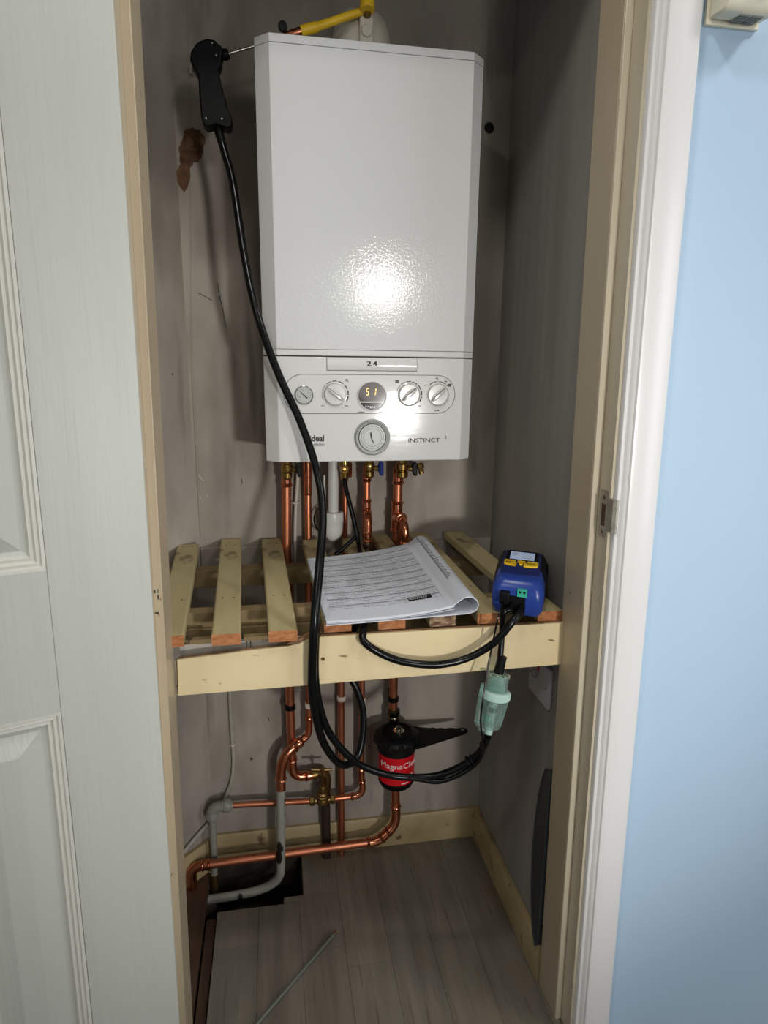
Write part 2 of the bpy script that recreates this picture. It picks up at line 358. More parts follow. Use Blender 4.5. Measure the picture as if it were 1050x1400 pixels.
# skirtings
struct('baseboard_back', MB().prism([(0, 0), (-.013, 0), (-.013, .078), (-.008, .086), (0, .086)], lambda u, v, w: (w, u-.0, v), -.355, .333), M['base'], 'cream skirting with dirty top edge')
struct('baseboard_right', MB().prism([(0, 0), (-.013, 0), (-.013, .080), (-.009, .086), (0, .086)], lambda u, v, w: (.344+u, w, v), -.45, -.0), M['base'])
struct('baseboard_left', MB().prism([(0, 0), (.013, 0), (.013, .080), (.009, .086), (0, .086)], lambda u, v, w: (-.359-w*.074+u*.7, -.001-w*.072-u*.72, v), 0, 1), M['base'])
# door frame
def frame_side(side):
    sgn = 1 if side == 'right' else -1
    lean = leanR if sgn > 0 else leanL
    X = .323 if sgn > 0 else -.352
    def bx(x0, x1, y0, y1, z0, z1):
        a, b = sorted((X+sgn*x0, X+sgn*x1)); return MB().box(a, b, y0, y1, z0, z1).xf(lean)
    l = struct('trim_%d' % (1 if sgn > 0 else 2), bx(.013, .045, -.57, -.455, -.12, HEAD+.03), M['cream_lt'], 'cream painted door lining')
    st = obj('door_stop', bx(0, .0135, -.530, -.456, 0, HEAD), M['cream'], l, bevel=.0012)
    return l
lr = frame_side('right'); ll = frame_side('left')
obj('stop_bead', MB().box(.3235, .336, -.534, -.5295, 0, HEAD).xf(leanR), M['cream_lt'], lr, bevel=.0012)
obj('packing_block', MB().box(-.357, -.3515, -.453, -.445, .735, .778).box(-.357, -.3495, -.453, -.445, .715, .731).xf(lambda v: (v[0]+.002, v[1], v[2])), M['cream'], ll)
struct('trim_3', MB().box(-.42, .38, -.57, -.455, HEAD, HEAD+.03), M['cream_lt'], 'cream painted head of the door frame')
arch = [(.341,-.57),(.341,-.577),(.3425,-.5795),(.3455,-.5805),(.3475,-.5795),(.349,-.5815),(.3515,-.5845),(.3545,-.5855),(.3565,-.5885),(.3600,-.5895),(.401,-.5905),(.4045,-.5885),(.4055,-.585),(.4055,-.57)]
a1 = struct('trim_4', MB().prism(arch, lambda u, v, w: leanR((u, v, w)), -.12, HEAD+.08), M['white_gloss'], 'white gloss architrave beside the blue wall')
sc = MB()
for i in range(5):
    z_ = .885+.045*random.random(); y_ = -.5300-.0002
    sc.box(-.3655+.010*random.random()-.0, -.3630+.007*random.random(), y_-.0003, y_+.0004, z_, z_+.002+.006*random.random())
obj('scuff', sc.xf(leanL), M['dk_grey'], ll)['label'] = 'black scuff marks'
# strike plate with keep
sp = thing('strike_plate', 'small steel strike plate let into the right hand door frame', 'latch plate', (.336, -.552, .99))
S_ = lambda v: leanR(v)
def plate_with_slot(x, y0, y1, z0, z1, sy0, sy1, sz0, sz1, t=.0018):
    mb = MB()
    for a in ((y0, sy0, z0, z1), (sy1, y1, z0, z1), (sy0, sy1, z0, sz0), (sy0, sy1, sz1, z1)): mb.box(x-t, x, *a)
    return mb
obj('plate', plate_with_slot(.3365, -.567, -.541, .995, 1.071, -.560, -.547, 1.012, 1.048).xf(S_), M['strike'], sp)
obj('slot', MB().box(.3355, .3366, -.560, -.547, 1.012, 1.048).xf(S_), M['floorbd'], sp)
obj('lip', MB().prism([(.3350,-.565),(.3345,-.582),(.339,-.5855),(.343,-.585),(.343,-.583),(.339,-.582),(.3365,-.565)], lambda u, v, w: S_((u, v, w)), 1.006, 1.060), M['strike'], sp)
for z in (1.059, 1.003): obj('screw', MB().lathe([(.0036, 0), (.0032, .001), (.001, .0014)], S_((.3348, -.5535, z)), (-1, 0, 0), seg=12), M['nickel'], sp)

# ------------------------------------------------------------------ open door on the left
az = math.radians(72); D0 = Vector((-.357, -.585, 0)); De = Vector((-math.sin(az), -math.cos(az), 0)); Dn = Vector((math.cos(az)*1.0, -math.sin(az), 0))
def DP(s, z, d=0):
    s2 = s; p = D0+De*s2+Dn*d; return (p.x-FR*(1.04-z)*.5, p.y, z)
DW, DH, DT = .61, 1.985, .035
def dbox(s0, s1, z0, z1, d0=-DT, d1=0): return MB().box(s0, s1, d0, d1, z0, z1).xf(lambda v: DP(v[0], v[2], v[1]))
door = struct('door_1', dbox(.006, DW-.006, -.060, DH, -DT+.003, -.014), M['door'], 'white grained panel door standing open at the left')
st_w = .128; mull0, mull1 = .270, .340
for (a, b2) in ((0, st_w), (DW-st_w, DW), ): obj('stile', dbox(a, b2, -.062, DH), M['door'], door, bevel=.0015)
rails = [(-.062, .19), (.792, .995), (DH-.13, DH)]
for (a, b2) in rails: obj('rail', dbox(st_w, DW-st_w, a, b2), M['door'], door)
for i in range(2): obj('mullion', dbox(mull0+.0, mull1, rails[i][1], rails[i+1][0]), M['door'], door)
def door_panel(s0, s1, z0, z1):
    # moulding in three steps, then the raised field
    prof = [(0, 0), (.004, -.0005), (.006, -.004), (.010, -.003), (.013, -.0075), (.017, -.0065), (.020, -.0125)]
    mb = MB(); ring = []
    for (i, d) in prof: ring.append([DP(s0+i, z0+i, d), DP(s1-i, z0+i, d), DP(s1-i, z1-i, d), DP(s0+i, z1-i, d)])
    vs = [p for r in ring for p in r]
    fs = [(4*j+k, 4*j+(k+1) % 4, 4*j+4+(k+1) % 4, 4*j+4+k) for j in range(len(prof)-1) for k in range(4)]
    mb.add(vs, fs)
    m_ = obj('moulding', mb, M['door_sm'], door, sharp=.3)
    prof = [(.020, -.0125), (.026, -.0135), (.052, -.004), (.056, -.003)]
    mb = MB(); vs = []
    for (i, d) in prof: vs += [DP(s0+i, z0+i, d), DP(s1-i, z0+i, d), DP(s1-i, z1-i, d), DP(s0+i, z1-i, d)]
    n = len(prof)
    mb.add(vs, [(4*j+k, 4*j+(k+1) % 4, 4*j+4+(k+1) % 4, 4*j+4+k) for j in range(n-1) for k in range(4)]+[(4*n-4, 4*n-3, 4*n-2, 4*n-1)])
    obj('panel', mb, M['door'], door, sharp=.2)
for (a, b2) in ((st_w, mull0), (mull1, DW-st_w)):
    for i in range(2): door_panel(a, b2, rails[i][1], rails[i+1][0])

# ------------------------------------------------------------------ slatted shelf
def zt(y): return .83+.0835*(y+.455)
slats = [  # back-left x, back-right x, back y, front-left x, front-right x, front y
    (-.402, -.355, -.032, -.384, -.336, -.468, 'pale shelf slat at the far left beside the door frame'),
    (-.309, -.263, -.004, -.292, -.245, -.472, 'second shelf slat from the left, with dark resin marks at the back'),
    (-.217, -.171, -.012, -.200, -.152, -.472, 'third shelf slat from the left, crossed by a thin band of shadow'),
    (-.124, -.079, -.040, -.106, -.059, -.449, 'fourth shelf slat from the left, under the left edge of the papers'),
    (-.033, .006, -.040, -.012, .036, -.450, 'shelf slat under the middle of the papers, its orange end showing'),
    (.042, .080, -.003, .080, .127, -.450, 'shelf slat under the right of the papers with a pale dirty end'),
    (.132, .178, -.003, .168, .214, -.450, 'shelf slat between the curled paper and the blue analyser'),
    (.220, .266, -.010, .282, .332, -.450, 'rightmost shelf slat, running under the blue analyser')]
for i, (b0, b1, by, f0, f1, fy, lab) in enumerate(slats):
    top = [(b0, by, zt(by)), (b1, by, zt(by)), (f1, fy, zt(fy)), (f0, fy, zt(fy))]
    if i in (3, 4): top = [(b0, by, zt(by)+.005), (b1, by, zt(by)+.005)]+top[2:]
    if i == 7: top = [(b0, by, zt(by)+.003), (b1, by, zt(by)+.003), (f1, fy, zt(fy)-.003), (f0, fy, zt(fy)-.003)]
    o = obj('shelf_slat', MB().hexa(top, .0195, 0, 1), [M['wood'], M['endgrain_d'] if i == 5 else M['endgrain']], bevel=.0035, seg=3, label=lab, cat='shelf slat', group='wooden slats of the cupboard shelf')
    for (yy, dx) in ((-.05, .3), (-.05, .72), (-.33, .3), (-.33, .72)):   # nail heads
        t = (yy-by)/(fy-by); xx = (b0+(b1-b0)*dx)*(1-t)+(f0+(f1-f0)*dx)*t
        obj('nail', MB().lathe([(.0016, 0), (.0015, .0005)], (xx, yy, zt(yy)-.0001+(0 if i < 7 else .003*(1-2*t))), seg=8), M['blk_matt'], o)
obj('bearer', MB().box(-.425, .30, -.096, -.060, .782, .8205), M['wood_joist'], None, bevel=.001, label='rough wooden bearer under the back of the shelf slats', cat='shelf bearer', group='bearers under the shelf slats')
obj('bearer', MB().box(-.425, .342, -.345, -.318, .7905, .8195), M['wood_joist'], None, bevel=.001, label='upper of two wooden bearers under the front of the slats', cat='shelf bearer', group='bearers under the shelf slats')
obj('bearer', MB().box(-.425, .342, -.352, -.325, .762, .790), M['wood_joist'], None, bevel=.001, label='lower of two wooden bearers under the front of the slats', cat='shelf bearer', group='bearers under the shelf slats')
wbat = obj('wall_batten', MB().box(-.355, .342, -.011, -.0005, .800, .849), M['wall'], None, bevel=.001, label='pale painted batten along the back wall under the slats', cat='batten')
bb = thing('front_batten', 'white painted board just behind the cream shelf beam', 'batten', (0, -.43, .74))
obj('board', MB().box(-.35, -.239, -.424, -.414, .735, .793).box(-.237, -.233, -.424, -.414, .735, .793).box(-.231, .325, -.424, -.414, .735, .793), M['board_w'], bb)
obj('strip', MB().box(-.345, -.298, -.4235, -.4100, .7932, .8005), M['wood_joist'], bb)
obj('strip', MB().box(-.243, -.165, -.4235, -.4100, .7932, .8005), M['wood_joist'], bb)
# beam with a split, dipping left end
poly = [(-.351,.720),(.340,.728),(.340,.8095),(-.02,.8095),(-.100,.8095),(-.122,.809),(-.134,.806),(-.150,.800),(-.168,.7965),(-.20,.795),(-.246,.792),(-.30,.788),(-.349,.784)]
bm_ = thing('shelf_beam', 'cream painted beam across the front of the slatted shelf', 'shelf beam', (0, -.451, .72))
obj('board', MB().prism(poly, lambda u, v, w: (u, w, v), -.463, -.4525), M['beam'], bm_)
tp = poly[2:]
mb = MB()
for i in range(len(tp)-1):
    a, b2 = tp[i], tp[i+1]
    mb.add([(a[0], -.4625, a[1]-.0004), (b2[0], -.4625, b2[1]-.0004), (b2[0], -.4530, b2[1]+.0006), (a[0], -.4530, a[1]+.0006), (a[0], -.4625, a[1]-.0010), (b2[0], -.4625, b2[1]-.0010), (b2[0], -.4530, b2[1]-.001), (a[0], -.4530, a[1]-.001)],
           [(0,1,2,3),(0,1,5,4),(2,3,7,6)])
o = obj('raw_top_edge', mb, M['raw_edge'], bm_); o['label'] = 'bare split wood along the top of the beam'
o = obj('splinter', MB().prism([(-.160,.7985),(-.140,.803),(-.122,.810),(-.112,.8165),(-.128,.8175),(-.146,.809),(-.172,.800)], lambda u, v, w: (u, w, v), -.460, -.4525), M['raw_edge'], bm_)
obj('screw', MB().lathe([(.0036, 0), (.0034, .0006), (.0012, .0003)], (-.110, -.463, .769), (0, -1, 0), seg=14), M['brass_o'], bm_)

# ------------------------------------------------------------------ boiler
BX, BF = .1975, -.285
bo = thing('boiler', 'white wall-hung gas boiler with a control panel along its foot', 'boiler', (0, -.14, 1.084))
def bpoly(o=0, a=.0241, b=.0219): return [(-BX+o, -.004), (-BX+o, BF+b+o*.6), (-BX+a+o*.5, BF+o), (BX-a-o*.5, BF+o), (BX-o, BF+b+o*.6), (BX-o, -.004)]
def bpr(z0, z1, o=0): return MB().prism(bpoly(o), lambda u, v, w: (u, v, w), z0, z1)
obj('casing', bpr(1.090, 1.780, .0022), M['groove'], bo)
obj('top_cap', bpr(1.7732, 1.786), M['boiler'], bo, bevel=.0008)
obj('front_cover', bpr(1.2885, 1.7725), M['boiler'], bo, bevel=.0008)
obj('lower_band', bpr(1.2775, 1.2879), M['panel'], bo, bevel=.001)
cp = obj('control_panel', bpr(1.084, 1.2752), M['panel'], bo, bevel=.0016)
Y0 = BF
def flat(x, z, sx=1): return lambda u, v, w: (x+u*sx, Y0-.0003-w, z+v)
# flap
fp = MB()
for (x0, x1, z0, z1) in ((-.0842, -.0836, 1.2515, 1.2752), (.0836, .0842, 1.2515, 1.2752), (-.084, .084, 1.2512, 1.2520)): fp.box(x0, x1, Y0-.0003, Y0+.001, z0, z1)
obj('flap_outline', fp, M['groove'], cp)
obj('flap', MB().prism([(Y0+.001, 1.2525), (Y0-.0016, 1.2527), (Y0-.0024, 1.2550), (Y0-.0023, 1.264), (Y0-.0021, 1.2745), (Y0+.001, 1.2748)], lambda u, v, w: (w, u, v), -.0832, .0832), M['panel'], cp)
obj('model_number', text_mb('24', .0125, lambda u, v, w: (-.001+u, Y0-.0027-w, 1.2642+v), spacing=1.25, xscale=1.45, bold=.0002), M['print'], cp)
# racetrack outline
def race(x0, x1, zc, r, w):
    mb = MB(); y0, y1 = Y0-.0005, Y0+.001
    mb.box(x0+r, x1-r, y0, y1, zc+r-w, zc+r); mb.box(x0+r, x1-r, y0, y1, zc-r, zc-r+w)
    arc(x0+r, zc, r-w, r, math.pi/2, 3*math.pi/2, y0, y1, 24, mb); arc(x1-r, zc, r-w, r, -math.pi/2, math.pi/2, y0, y1, 24, mb); return mb
obj('panel_outline', race(-.163, .1595, 1.2090, .0358, .0008), M['print'], cp)
# gauge
gx, gz = -.126, 1.207
g = obj('pressure_gauge', MB().lathe([(.0172, 0), (.0172, .0018), (.0158, .0026), (.0150, .0008), (.001, .0008)], (gx, Y0, gz), (0, -1, 0), seg=40), [M['ring']], bo)
obj('gauge_face', MB().lathe([(.0149, 0), (.0149, .0014), (.0005, .0014)], (gx, Y0, gz), (0, -1, 0), seg=36), M['dial'], g)
mb = MB()
for i in range(13):
    a = math.radians(225-i*22.5); mb.prism([(gx+.0110*math.cos(a+d), gz+.0110*math.sin(a+d)) for d in (-.03, .03)]+[(gx+.0130*math.cos(a+d), gz+.0130*math.sin(a+d)) for d in (.03, -.03)], lambda u, v, w: (u, w, v), Y0-.0018, Y0-.001)
for n_, a in (('1', 95), ('2', 30), ('3', -20), ('0', 205)):
    t_ = text_mb(n_, .0045, lambda u, v, w: (gx+.0088*math.cos(math.radians(a))+u, Y0-.0016-w, gz+.0088*math.sin(math.radians(a))+v), .0002); mb.add(t_.v, t_.f)
obj('scale', mb, M['print'], g)
a = math.radians(135)
obj('needle', MB().prism([(gx+.011*math.cos(a), gz+.011*math.sin(a)), (gx+.0010*math.cos(a+1.57), gz+.001*math.sin(a+1.57)), (gx-.008*math.cos(a+.14), gz-.008*math.sin(a+.14)), (gx-.008*math.cos(a-.14), gz-.008*math.sin(a-.14)), (gx-.001*math.cos(a+1.57), gz-.001*math.sin(a+1.57))], lambda u, v, w: (u, w, v), Y0-.003, Y0-.002), M['print'], g)
# knobs
def knob(x, z, ang, full=True):
    k_ = obj('control_knob', MB().lathe([(.0222, 0), (.0222, .0008), (.0200, .0010), (.0196, .0040), (.0182, .0052), (.001, .0054)], (x, Y0, z), (0, -1, 0), seg=44), M['knob'], bo)
    ca, sa = math.cos(ang), math.sin(ang)
    prof = [(-.0060, .0050), (-.0022, .0062), (-.0016, .0110), (.0016, .0110), (.0030, .0062), (.0085, .0050)]
    mb = MB(); n = 12
    for i in range(n):
        t0, t1 = -1+2*i/n, -1+2*(i+1)/n
        def pt(t, p):
            s = .0180*t; q = math.sqrt(max(0, 1-(t*.98)**2)); pp = p[0]*q; return (x+ca*s-sa*pp, Y0-(.0050+(p[1]-.0050)*(q**.35)), z+sa*s+ca*pp)
        A = [pt(t0, p) for p in prof]; B = [pt(t1, p) for p in prof]
        mb.add(A+B, [(j, j+1, j+7, j+6) for j in range(5)])
    obj('grip', mb, M['knob'], k_, sharp=1.0)
    obj('pointer_line', MB().prism([(-.017, -.0002), (.0175, -.0002), (.0175, .0004), (-.017, .0004)], lambda u, v, w: (x+ca*u-sa*(v+.0018), w, z+sa*u+ca*(v+.0018)), Y0-.0114, Y0-.0100), M['print'], k_)
    obj('rim_line', arc(x, z, .0205, .0209, 0, 6.283, Y0-.0011, Y0, 40), M['slot'], k_)
    mb = MB()
    if full:
        for a0, a1, w in ((205, 170, .0006), (165, 135, .0008), (130, 108, .0012), (103, 82, .0015), (76, 52, .0016), (46, 22, .0018), (17, -3, .002), (-8, -30, .0022)):
            arc(x, z, .0243-w/2, .0243+w/2, math.radians(a1), math.radians(a0), Y0-.0004, Y0+.0005, 5, mb)
    else:
        for a0, a1 in ((130, 98), (86, 52)): arc(x, z, .0238, .0252, math.radians(a1), math.radians(a0), Y0-.0004, Y0+.0005, 5, mb)
        for a in (137, 92, 45): mb.lathe([(.0010, 0), (.0009, .0005)], (x+.0245*math.cos(math.radians(a)), Y0, z+.0245*math.sin(math.radians(a))), (0, -1, 0), seg=8)
    obj('scale', mb, M['print'], k_)
knob(-.069, 1.2085, math.radians(-37)); knob(.070, 1.2085, math.radians(41)); knob(.1255, 1.2085, math.radians(43), False)
for s_, x, z, sz in (('min', -.092, 1.188, .0038), ('max', -.0485, 1.188, .0038), ('min', .0478, 1.188, .0038), ('max', .0915, 1.188, .0038), ('mode', .1245, 1.1795, .0042), ('preheat', -.0205, 1.1765, .0042), ('restart', .0185, 1.1765, .0042)):
    obj('small_lettering', text_mb(s_, sz, flat(x, z)), M['print'], cp)
def tap(x, z, mb):   # tap symbol
    mb.box(x-.0035, x+.001, Y0-.0005, Y0, z-.0004, z+.0004); mb.box(x-.003, x+.002, Y0-.0005, Y0, z+.0022, z+.0028); mb.box(x-.001, x-.0004, Y0-.0005, Y0, z-.001, z+.0024); mb.box(x+.0005, x+.0012, Y0-.0005, Y0, z-.0026, z); mb.box(x+.0012, x+.0028, Y0-.0005, Y0, z-.001, z-.0004); mb.box(x+.0025, x+.0031, Y0-.0005, Y0, z-.0034, z-.0022)
def rad(x, z, mb):   # radiator symbol
    for i in range(4): mb.box(x-.003+i*.0018, x-.0018+i*.0018, Y0-.0005, Y0, z-.0028, z+.0028)
    mb.box(x-.0034, x+.0040, Y0-.0005, Y0, z+.0012, z+.0018); mb.box(x-.0034, x+.0040, Y0-.0005, Y0, z-.0018, z-.0012)
for fn_, x_, z_ in ((tap, -.047, 1.2335), (rad, .0465, 1.2325), (tap, .1235, 1.2385), (tap, .1405, 1.2335), (rad, .1475, 1.2265)):
    mb = MB(); fn_(x_, z_, mb); obj('symbol', mb, M['print'], cp)
mb = MB().box(.1005, .1042, Y0-.0005, Y0, 1.2262, 1.2268); mb.box(.099, .1005, Y0-.0005, Y0, 1.2245, 1.2252)
obj('symbol', mb, M['print'], cp)
# display
dx, dz = -.0005, 1.2060
d_ = obj('display', MB().lathe([(.0278, 0), (.0278, .0022), (.0262, .0030), (.0255, .0014), (.001, .0014)], (dx, Y0, dz), (0, -1, 0), seg=56), M['white_gloss'], bo)
def seg_circ(r, zlo, zhi, n=30):
    pts = []
    a0 = math.asin(max(-1, min(1, zlo/r))); a1 = math.asin(max(-1, min(1, zhi/r)))
    for i in range(n+1): a = a0+(a1-a0)*i/n; pts.append((dx+r*math.cos(a), dz+r*math.sin(a)))
    for i in range(n+1): a = math.pi-(a1-(a1-a0)*i/n); pts.append((dx+r*math.cos(a), dz+r*math.sin(a)))
    return pts
obj('display_window', MB().prism(seg_circ(.0252, -.0102, .0252), lambda u, v, w: (u, w, v), Y0-.0024, Y0-.001), M['screen'], d_)
obj('button_window', MB().prism(seg_circ(.0252, -.0252, -.0122), lambda u, v, w: (u, w, v), Y0-.0024, Y0-.001), M['screen_b'], d_)
mb = MB()
for i in range(7):
    a = math.radians(150-i*20); mb.box(dx-.013+i*.0042, dx-.0105+i*.0042, Y0-.0028, Y0-.002, dz-.0175-.003*math.sin(a), dz-.0162-.003*math.sin(a))
mb.box(dx-.004, dx-.0005, Y0-.0028, Y0-.002, dz-.0225, dz-.0205); mb.box(dx+.0015, dx+.006, Y0-.0028, Y0-.002, dz-.0225, dz-.0212)
obj('button_marks', mb, M['white_print'], d_)
mb = MB(); ya, yb = Y0-.0030, Y0-.0022
def q7(cx, cz, segs, w=.0055, h=.0130, t=.0013):
    sh = lambda u, v: (u+(v-cz)*.12, v)
    for s_ in segs:
        r = {'a': (cx-w/2+t, cx+w/2-t, cz+h/2-t, cz+h/2), 'g': (cx-w/2+t, cx+w/2-t, cz-t/2, cz+t/2), 'd': (cx-w/2+t, cx+w/2-t, cz-h/2, cz-h/2+t),
             'f': (cx-w/2, cx-w/2+t, cz+t/2, cz+h/2-t/2), 'e': (cx-w/2, cx-w/2+t, cz-h/2+t/2, cz-t/2), 'b': (cx+w/2-t, cx+w/2, cz+t/2, cz+h/2-t/2), 'c': (cx+w/2-t, cx+w/2, cz-h/2+t/2, cz-t/2)}[s_]
        mb.prism([sh(r[0], r[2]), sh(r[1], r[2]), sh(r[1], r[3]), sh(r[0], r[3])], lambda u, v, w_: (u, w_, v), ya, yb)
q7(dx-.0085, dz+.0078, 'afgcd'); q7(dx+.0045, dz+.0078, 'bc')
o = obj('digits', mb, M['led'], d_); o['label'] = 'glowing orange digits 51'
# timer
tx_, tz_ = .0005, 1.1290
t0 = obj('timer_dial', MB().lathe([(.0345, 0), (.0335, .0030), (.0315, .0046), (.0300, .0040), (.0275, .0016), (.0258, .0014), (.001, .0014)], (tx_, Y0, tz_), (0, -1, 0), seg=60), M['dial'], bo)
obj('timer_ring', arc(tx_, tz_, .0251, .0262, 0, 6.283, Y0-.0035, Y0-.001, 44), M['groove'], t0)
obj('timer_ring', arc(tx_, tz_, .0313, .0319, math.radians(100), math.radians(300), Y0-.0050, Y0-.0040, 34), M['groove'], t0)
obj('timer_ring', arc(tx_, tz_, .0168, .0172, 0, 6.283, Y0-.0034, Y0-.0025, 40), M['slot'], t0)
mb = MB()
for i in range(48):
    a = math.radians(i*7.5); r0 = .0205 if i % 4 else .0195; mb.prism([(tx_+r0*math.cos(a-.02), tz_+r0*math.sin(a-.02)), (tx_+.0222*math.cos(a-.02), tz_+.0222*math.sin(a-.02)), (tx_+.0222*math.cos(a+.02), tz_+.0222*math.sin(a+.02)), (tx_+r0*math.cos(a+.02), tz_+r0*math.sin(a+.02))], lambda u, v, w: (u, w, v), Y0-.0034, Y0-.0025)
obj('hour_marks', mb, M['slot'], t0)
obj('timer_face', MB().lathe([(.0248, 0), (.0248, .0028), (.001, .0030)], (tx_, Y0, tz_), (0, -1, 0), seg=50), M['dial'], t0)
obj('pointer', MB().prism([(-.0035, .0085), (-.0015, .0105), (-.0008, .006), (.0012, -.004), (.0052, -.0115), (.0020, -.0085), (-.0010, -.003), (-.0030, .003)], lambda u, v, w: (tx_-.001+u*.9, w, tz_+v), Y0-.0050, Y0-.0029), M['print'], t0)
# lettering
obj('maker_lettering', text_mb('ideal', .0150, lambda u, v, w: (-.0895+u, Y0-.0004-w, 1.1275+v), align='RIGHT', bold=.0004, res=5), M['print'], cp)
tl = text_mb('HEATING', .0038, lambda u, v, w: (-.0900+u, Y0-.0004-w, 1.1168+v), align='RIGHT', spacing=1.3)
tl.box(-.112, -.0895, Y0-.0006, Y0, 1.1138, 1.1142)
obj('maker_line', tl, M['print'], cp)
tn = text_mb('INSTINCT', .0112, lambda u, v, w: (.1008+u, Y0-.0004-w, 1.1225+v), bold=-.00002, xscale=1.27, res=5)
t2 = text_mb('2', .0078, lambda u, v, w: (.1432+u, Y0-.0004-w, 1.1278+v)); tn.add(t2.v, t2.f)
obj('model_lettering', tn, M['print'], cp)
# flue turret on top
fl_ = obj('flue_elbow', MB().lathe([(.060, -.004), (.061, .006), (.0585, .012), (.0575, .040), (.0555, .060), (.052, .078), (.046, .094), (.036, .106), (.020, .112), (.001, .114)], (-.002, -.135, 1.786), (0, 0, 1), seg=48), M['flue'], bo)
fl_['label'] = 'grey-white domed flue turret'
obj('flue_pipe', MB().tube([(-.002, -.125, 1.845), (-.002, .0, 1.845)], .050, 32), M['flue'], bo)
obj('sampling_tab', MB().prism([(-.0135, 1.80), (.0125, 1.80), (.0120, 1.868), (.006, 1.880), (-.007, 1.880), (-.0130, 1.868)], lambda u, v, w: (u, w, v), -.1985, -.176), M['flue'], fl_, bevel=.003)
obj('sampling_cap', MB().lathe([(.0098, 0), (.0098, .003), (.0085, .0042), (.001, .0044)], (-.0005, -.1985, 1.8405), (0, -1, 0), seg=28), M['flue'], fl_, bevel=.0003)
obj('sampling_port', MB().lathe([(.0075, 0), (.0075, .010), (.006, .012)], (-.0005, -.1975, 1.8665), (0, -1, .3), seg=20), M['brass_o'], fl_)
obj('side_boss', MB().lathe([(.026, 0), (.026, .012), (.022, .016), (.001, .017)], (-.070, -.10, 1.823), (-.4, -1, .1), seg=28), M['flue'], bo)

# analyser probe: pistol grip, steel shaft, yellow sleeve pushed to the flue
pr = thing('flue_probe', 'black finger-grip sampling probe with steel shaft reaching over the boiler', 'probe', (-.272, -.2, 1.66))
outl = [(-.3030,1.7640),(-.3010,1.7760),(-.2920,1.7890),(-.284,1.7945),(-.2725,1.7985),(-.2600,1.7975),(-.2560,1.7930),(-.2485,1.7890),(-.2475,1.7790),(-.2510,1.7740),(-.2505,1.7660),(-.2545,1.7580),(-.2570,1.7545),(-.2545,1.7450),(-.2555,1.7370),(-.2500,1.7270),(-.2510,1.7180),(-.2455,1.7080),(-.2460,1.6990),(-.2390,1.6850),(-.2360,1.6750),(-.2385,1.6660),(-.2450,1.6630),(-.2640,1.6680),(-.2800,1.6625),(-.2870,1.6680),(-.2890,1.6800),(-.2900,1.7000),(-.2905,1.7200),(-.2905,1.7420),(-.2960,1.7510)]
obj('grip', MB().prism(outl, lambda u, v, w: (u-.003, w, v), -.216, -.182), M['blk'], pr, bevel=.007, seg=4)
obj('nose', MB().lathe([(.008, 0), (.0092, .004), (.0085, .010), (.006, .012)], (-.2530, -.199, 1.7815), (1, 0, .30), seg=20), M['blk'], pr)
obj('shaft', MB().tube([(-.245, -.199, 1.7840), (-.115, -.200, 1.8285)], .0026, 12), M['steel'], pr)
for (x, z) in ((-.2680, 1.7920), (-.2620, 1.7740), (-.2840, 1.6755), (-.2570, 1.6765)): obj('rivet', MB().lathe([(.0016, 0), (.0014, .0006), (.0004, .0008)], (x, -.2160, z), (0, -1, 0), seg=10), M['steel'], pr)
obj('depth_stop', MB().lathe([(.0075, 0), (.0082, .004), (.0078, .009), (.004, .0095)], (-.148, -.194, 1.8345), (-.05, -1, 0), seg=20), M['blk_matt'], pr)
obj('ferrule', MB().tube([(-.146, -.200, 1.8200), (-.134, -.200, 1.8230), (-.113, -.200, 1.8300)], [.0052, .0072, .0080], 18), M['copper_b'], pr)
obj('sleeve', MB().tube([(-.117, -.200, 1.8295), (-.090, -.200, 1.8385), (-.088, -.200, 1.8392), (-.010, -.200, 1.8695)], [.0088, .0088, .0072, .0066], 18), M['yellow'], pr)
obj('sleeve_end', MB().lathe([(.0120, -.014), (.0130, -.012), (.0130, .010), (.0105, .016), (.009, .030)], (-.001, -.208, 1.8800), (0, .25, 1), seg=24), M['yellow'], pr)

# wall clip beside the grip
wc = thing('wall_clip', 'small white clip on the back wall behind the black probe grip', 'clip', (-.316, -.006, 1.82))
obj('saddle', MB().tube([(-.326, -.003, 1.826), (-.324, -.014, 1.832), (-.314, -.018, 1.830), (-.306, -.014, 1.824), (-.305, -.002, 1.820)], .0032, 10, 3), M['clip_w'], wc)
obj('nail', MB().tube([(-.322, -.0, 1.822), (-.322, -.010, 1.822)], .002, 8), M['steel'], wc)

# ------------------------------------------------------------------ pipework
def clip(parent, x, z, y, r, m, label=None):
    mb = MB()
    pts = [(x+(r+.0022)*math.cos(a), y+(r+.0022)*math.sin(a)) for a in [math.radians(-225+i*15) for i in range(19)]]
    pin = [(x+(r-.0003)*math.cos(a), y+(r-.0003)*math.sin(a)) for a in [math.radians(-225+i*15) for i in range(19)]]
    poly = pts+pin[::-1]
    for i in range(18): mb.prism([pts[i], pts[i+1], pin[i+1], pin[i]], lambda u, v, w: (u, v, w), z-.0065, z+.0065)
    mb.box(x-.006, x+.006, y+r-.001, -.001, z-.007, z+.007)
    o = obj('pipe_clip', mb, m, parent, bevel=.0006)
    if label: o['label'] = label
R22, R15 = .0110, .0075
PY = -.045
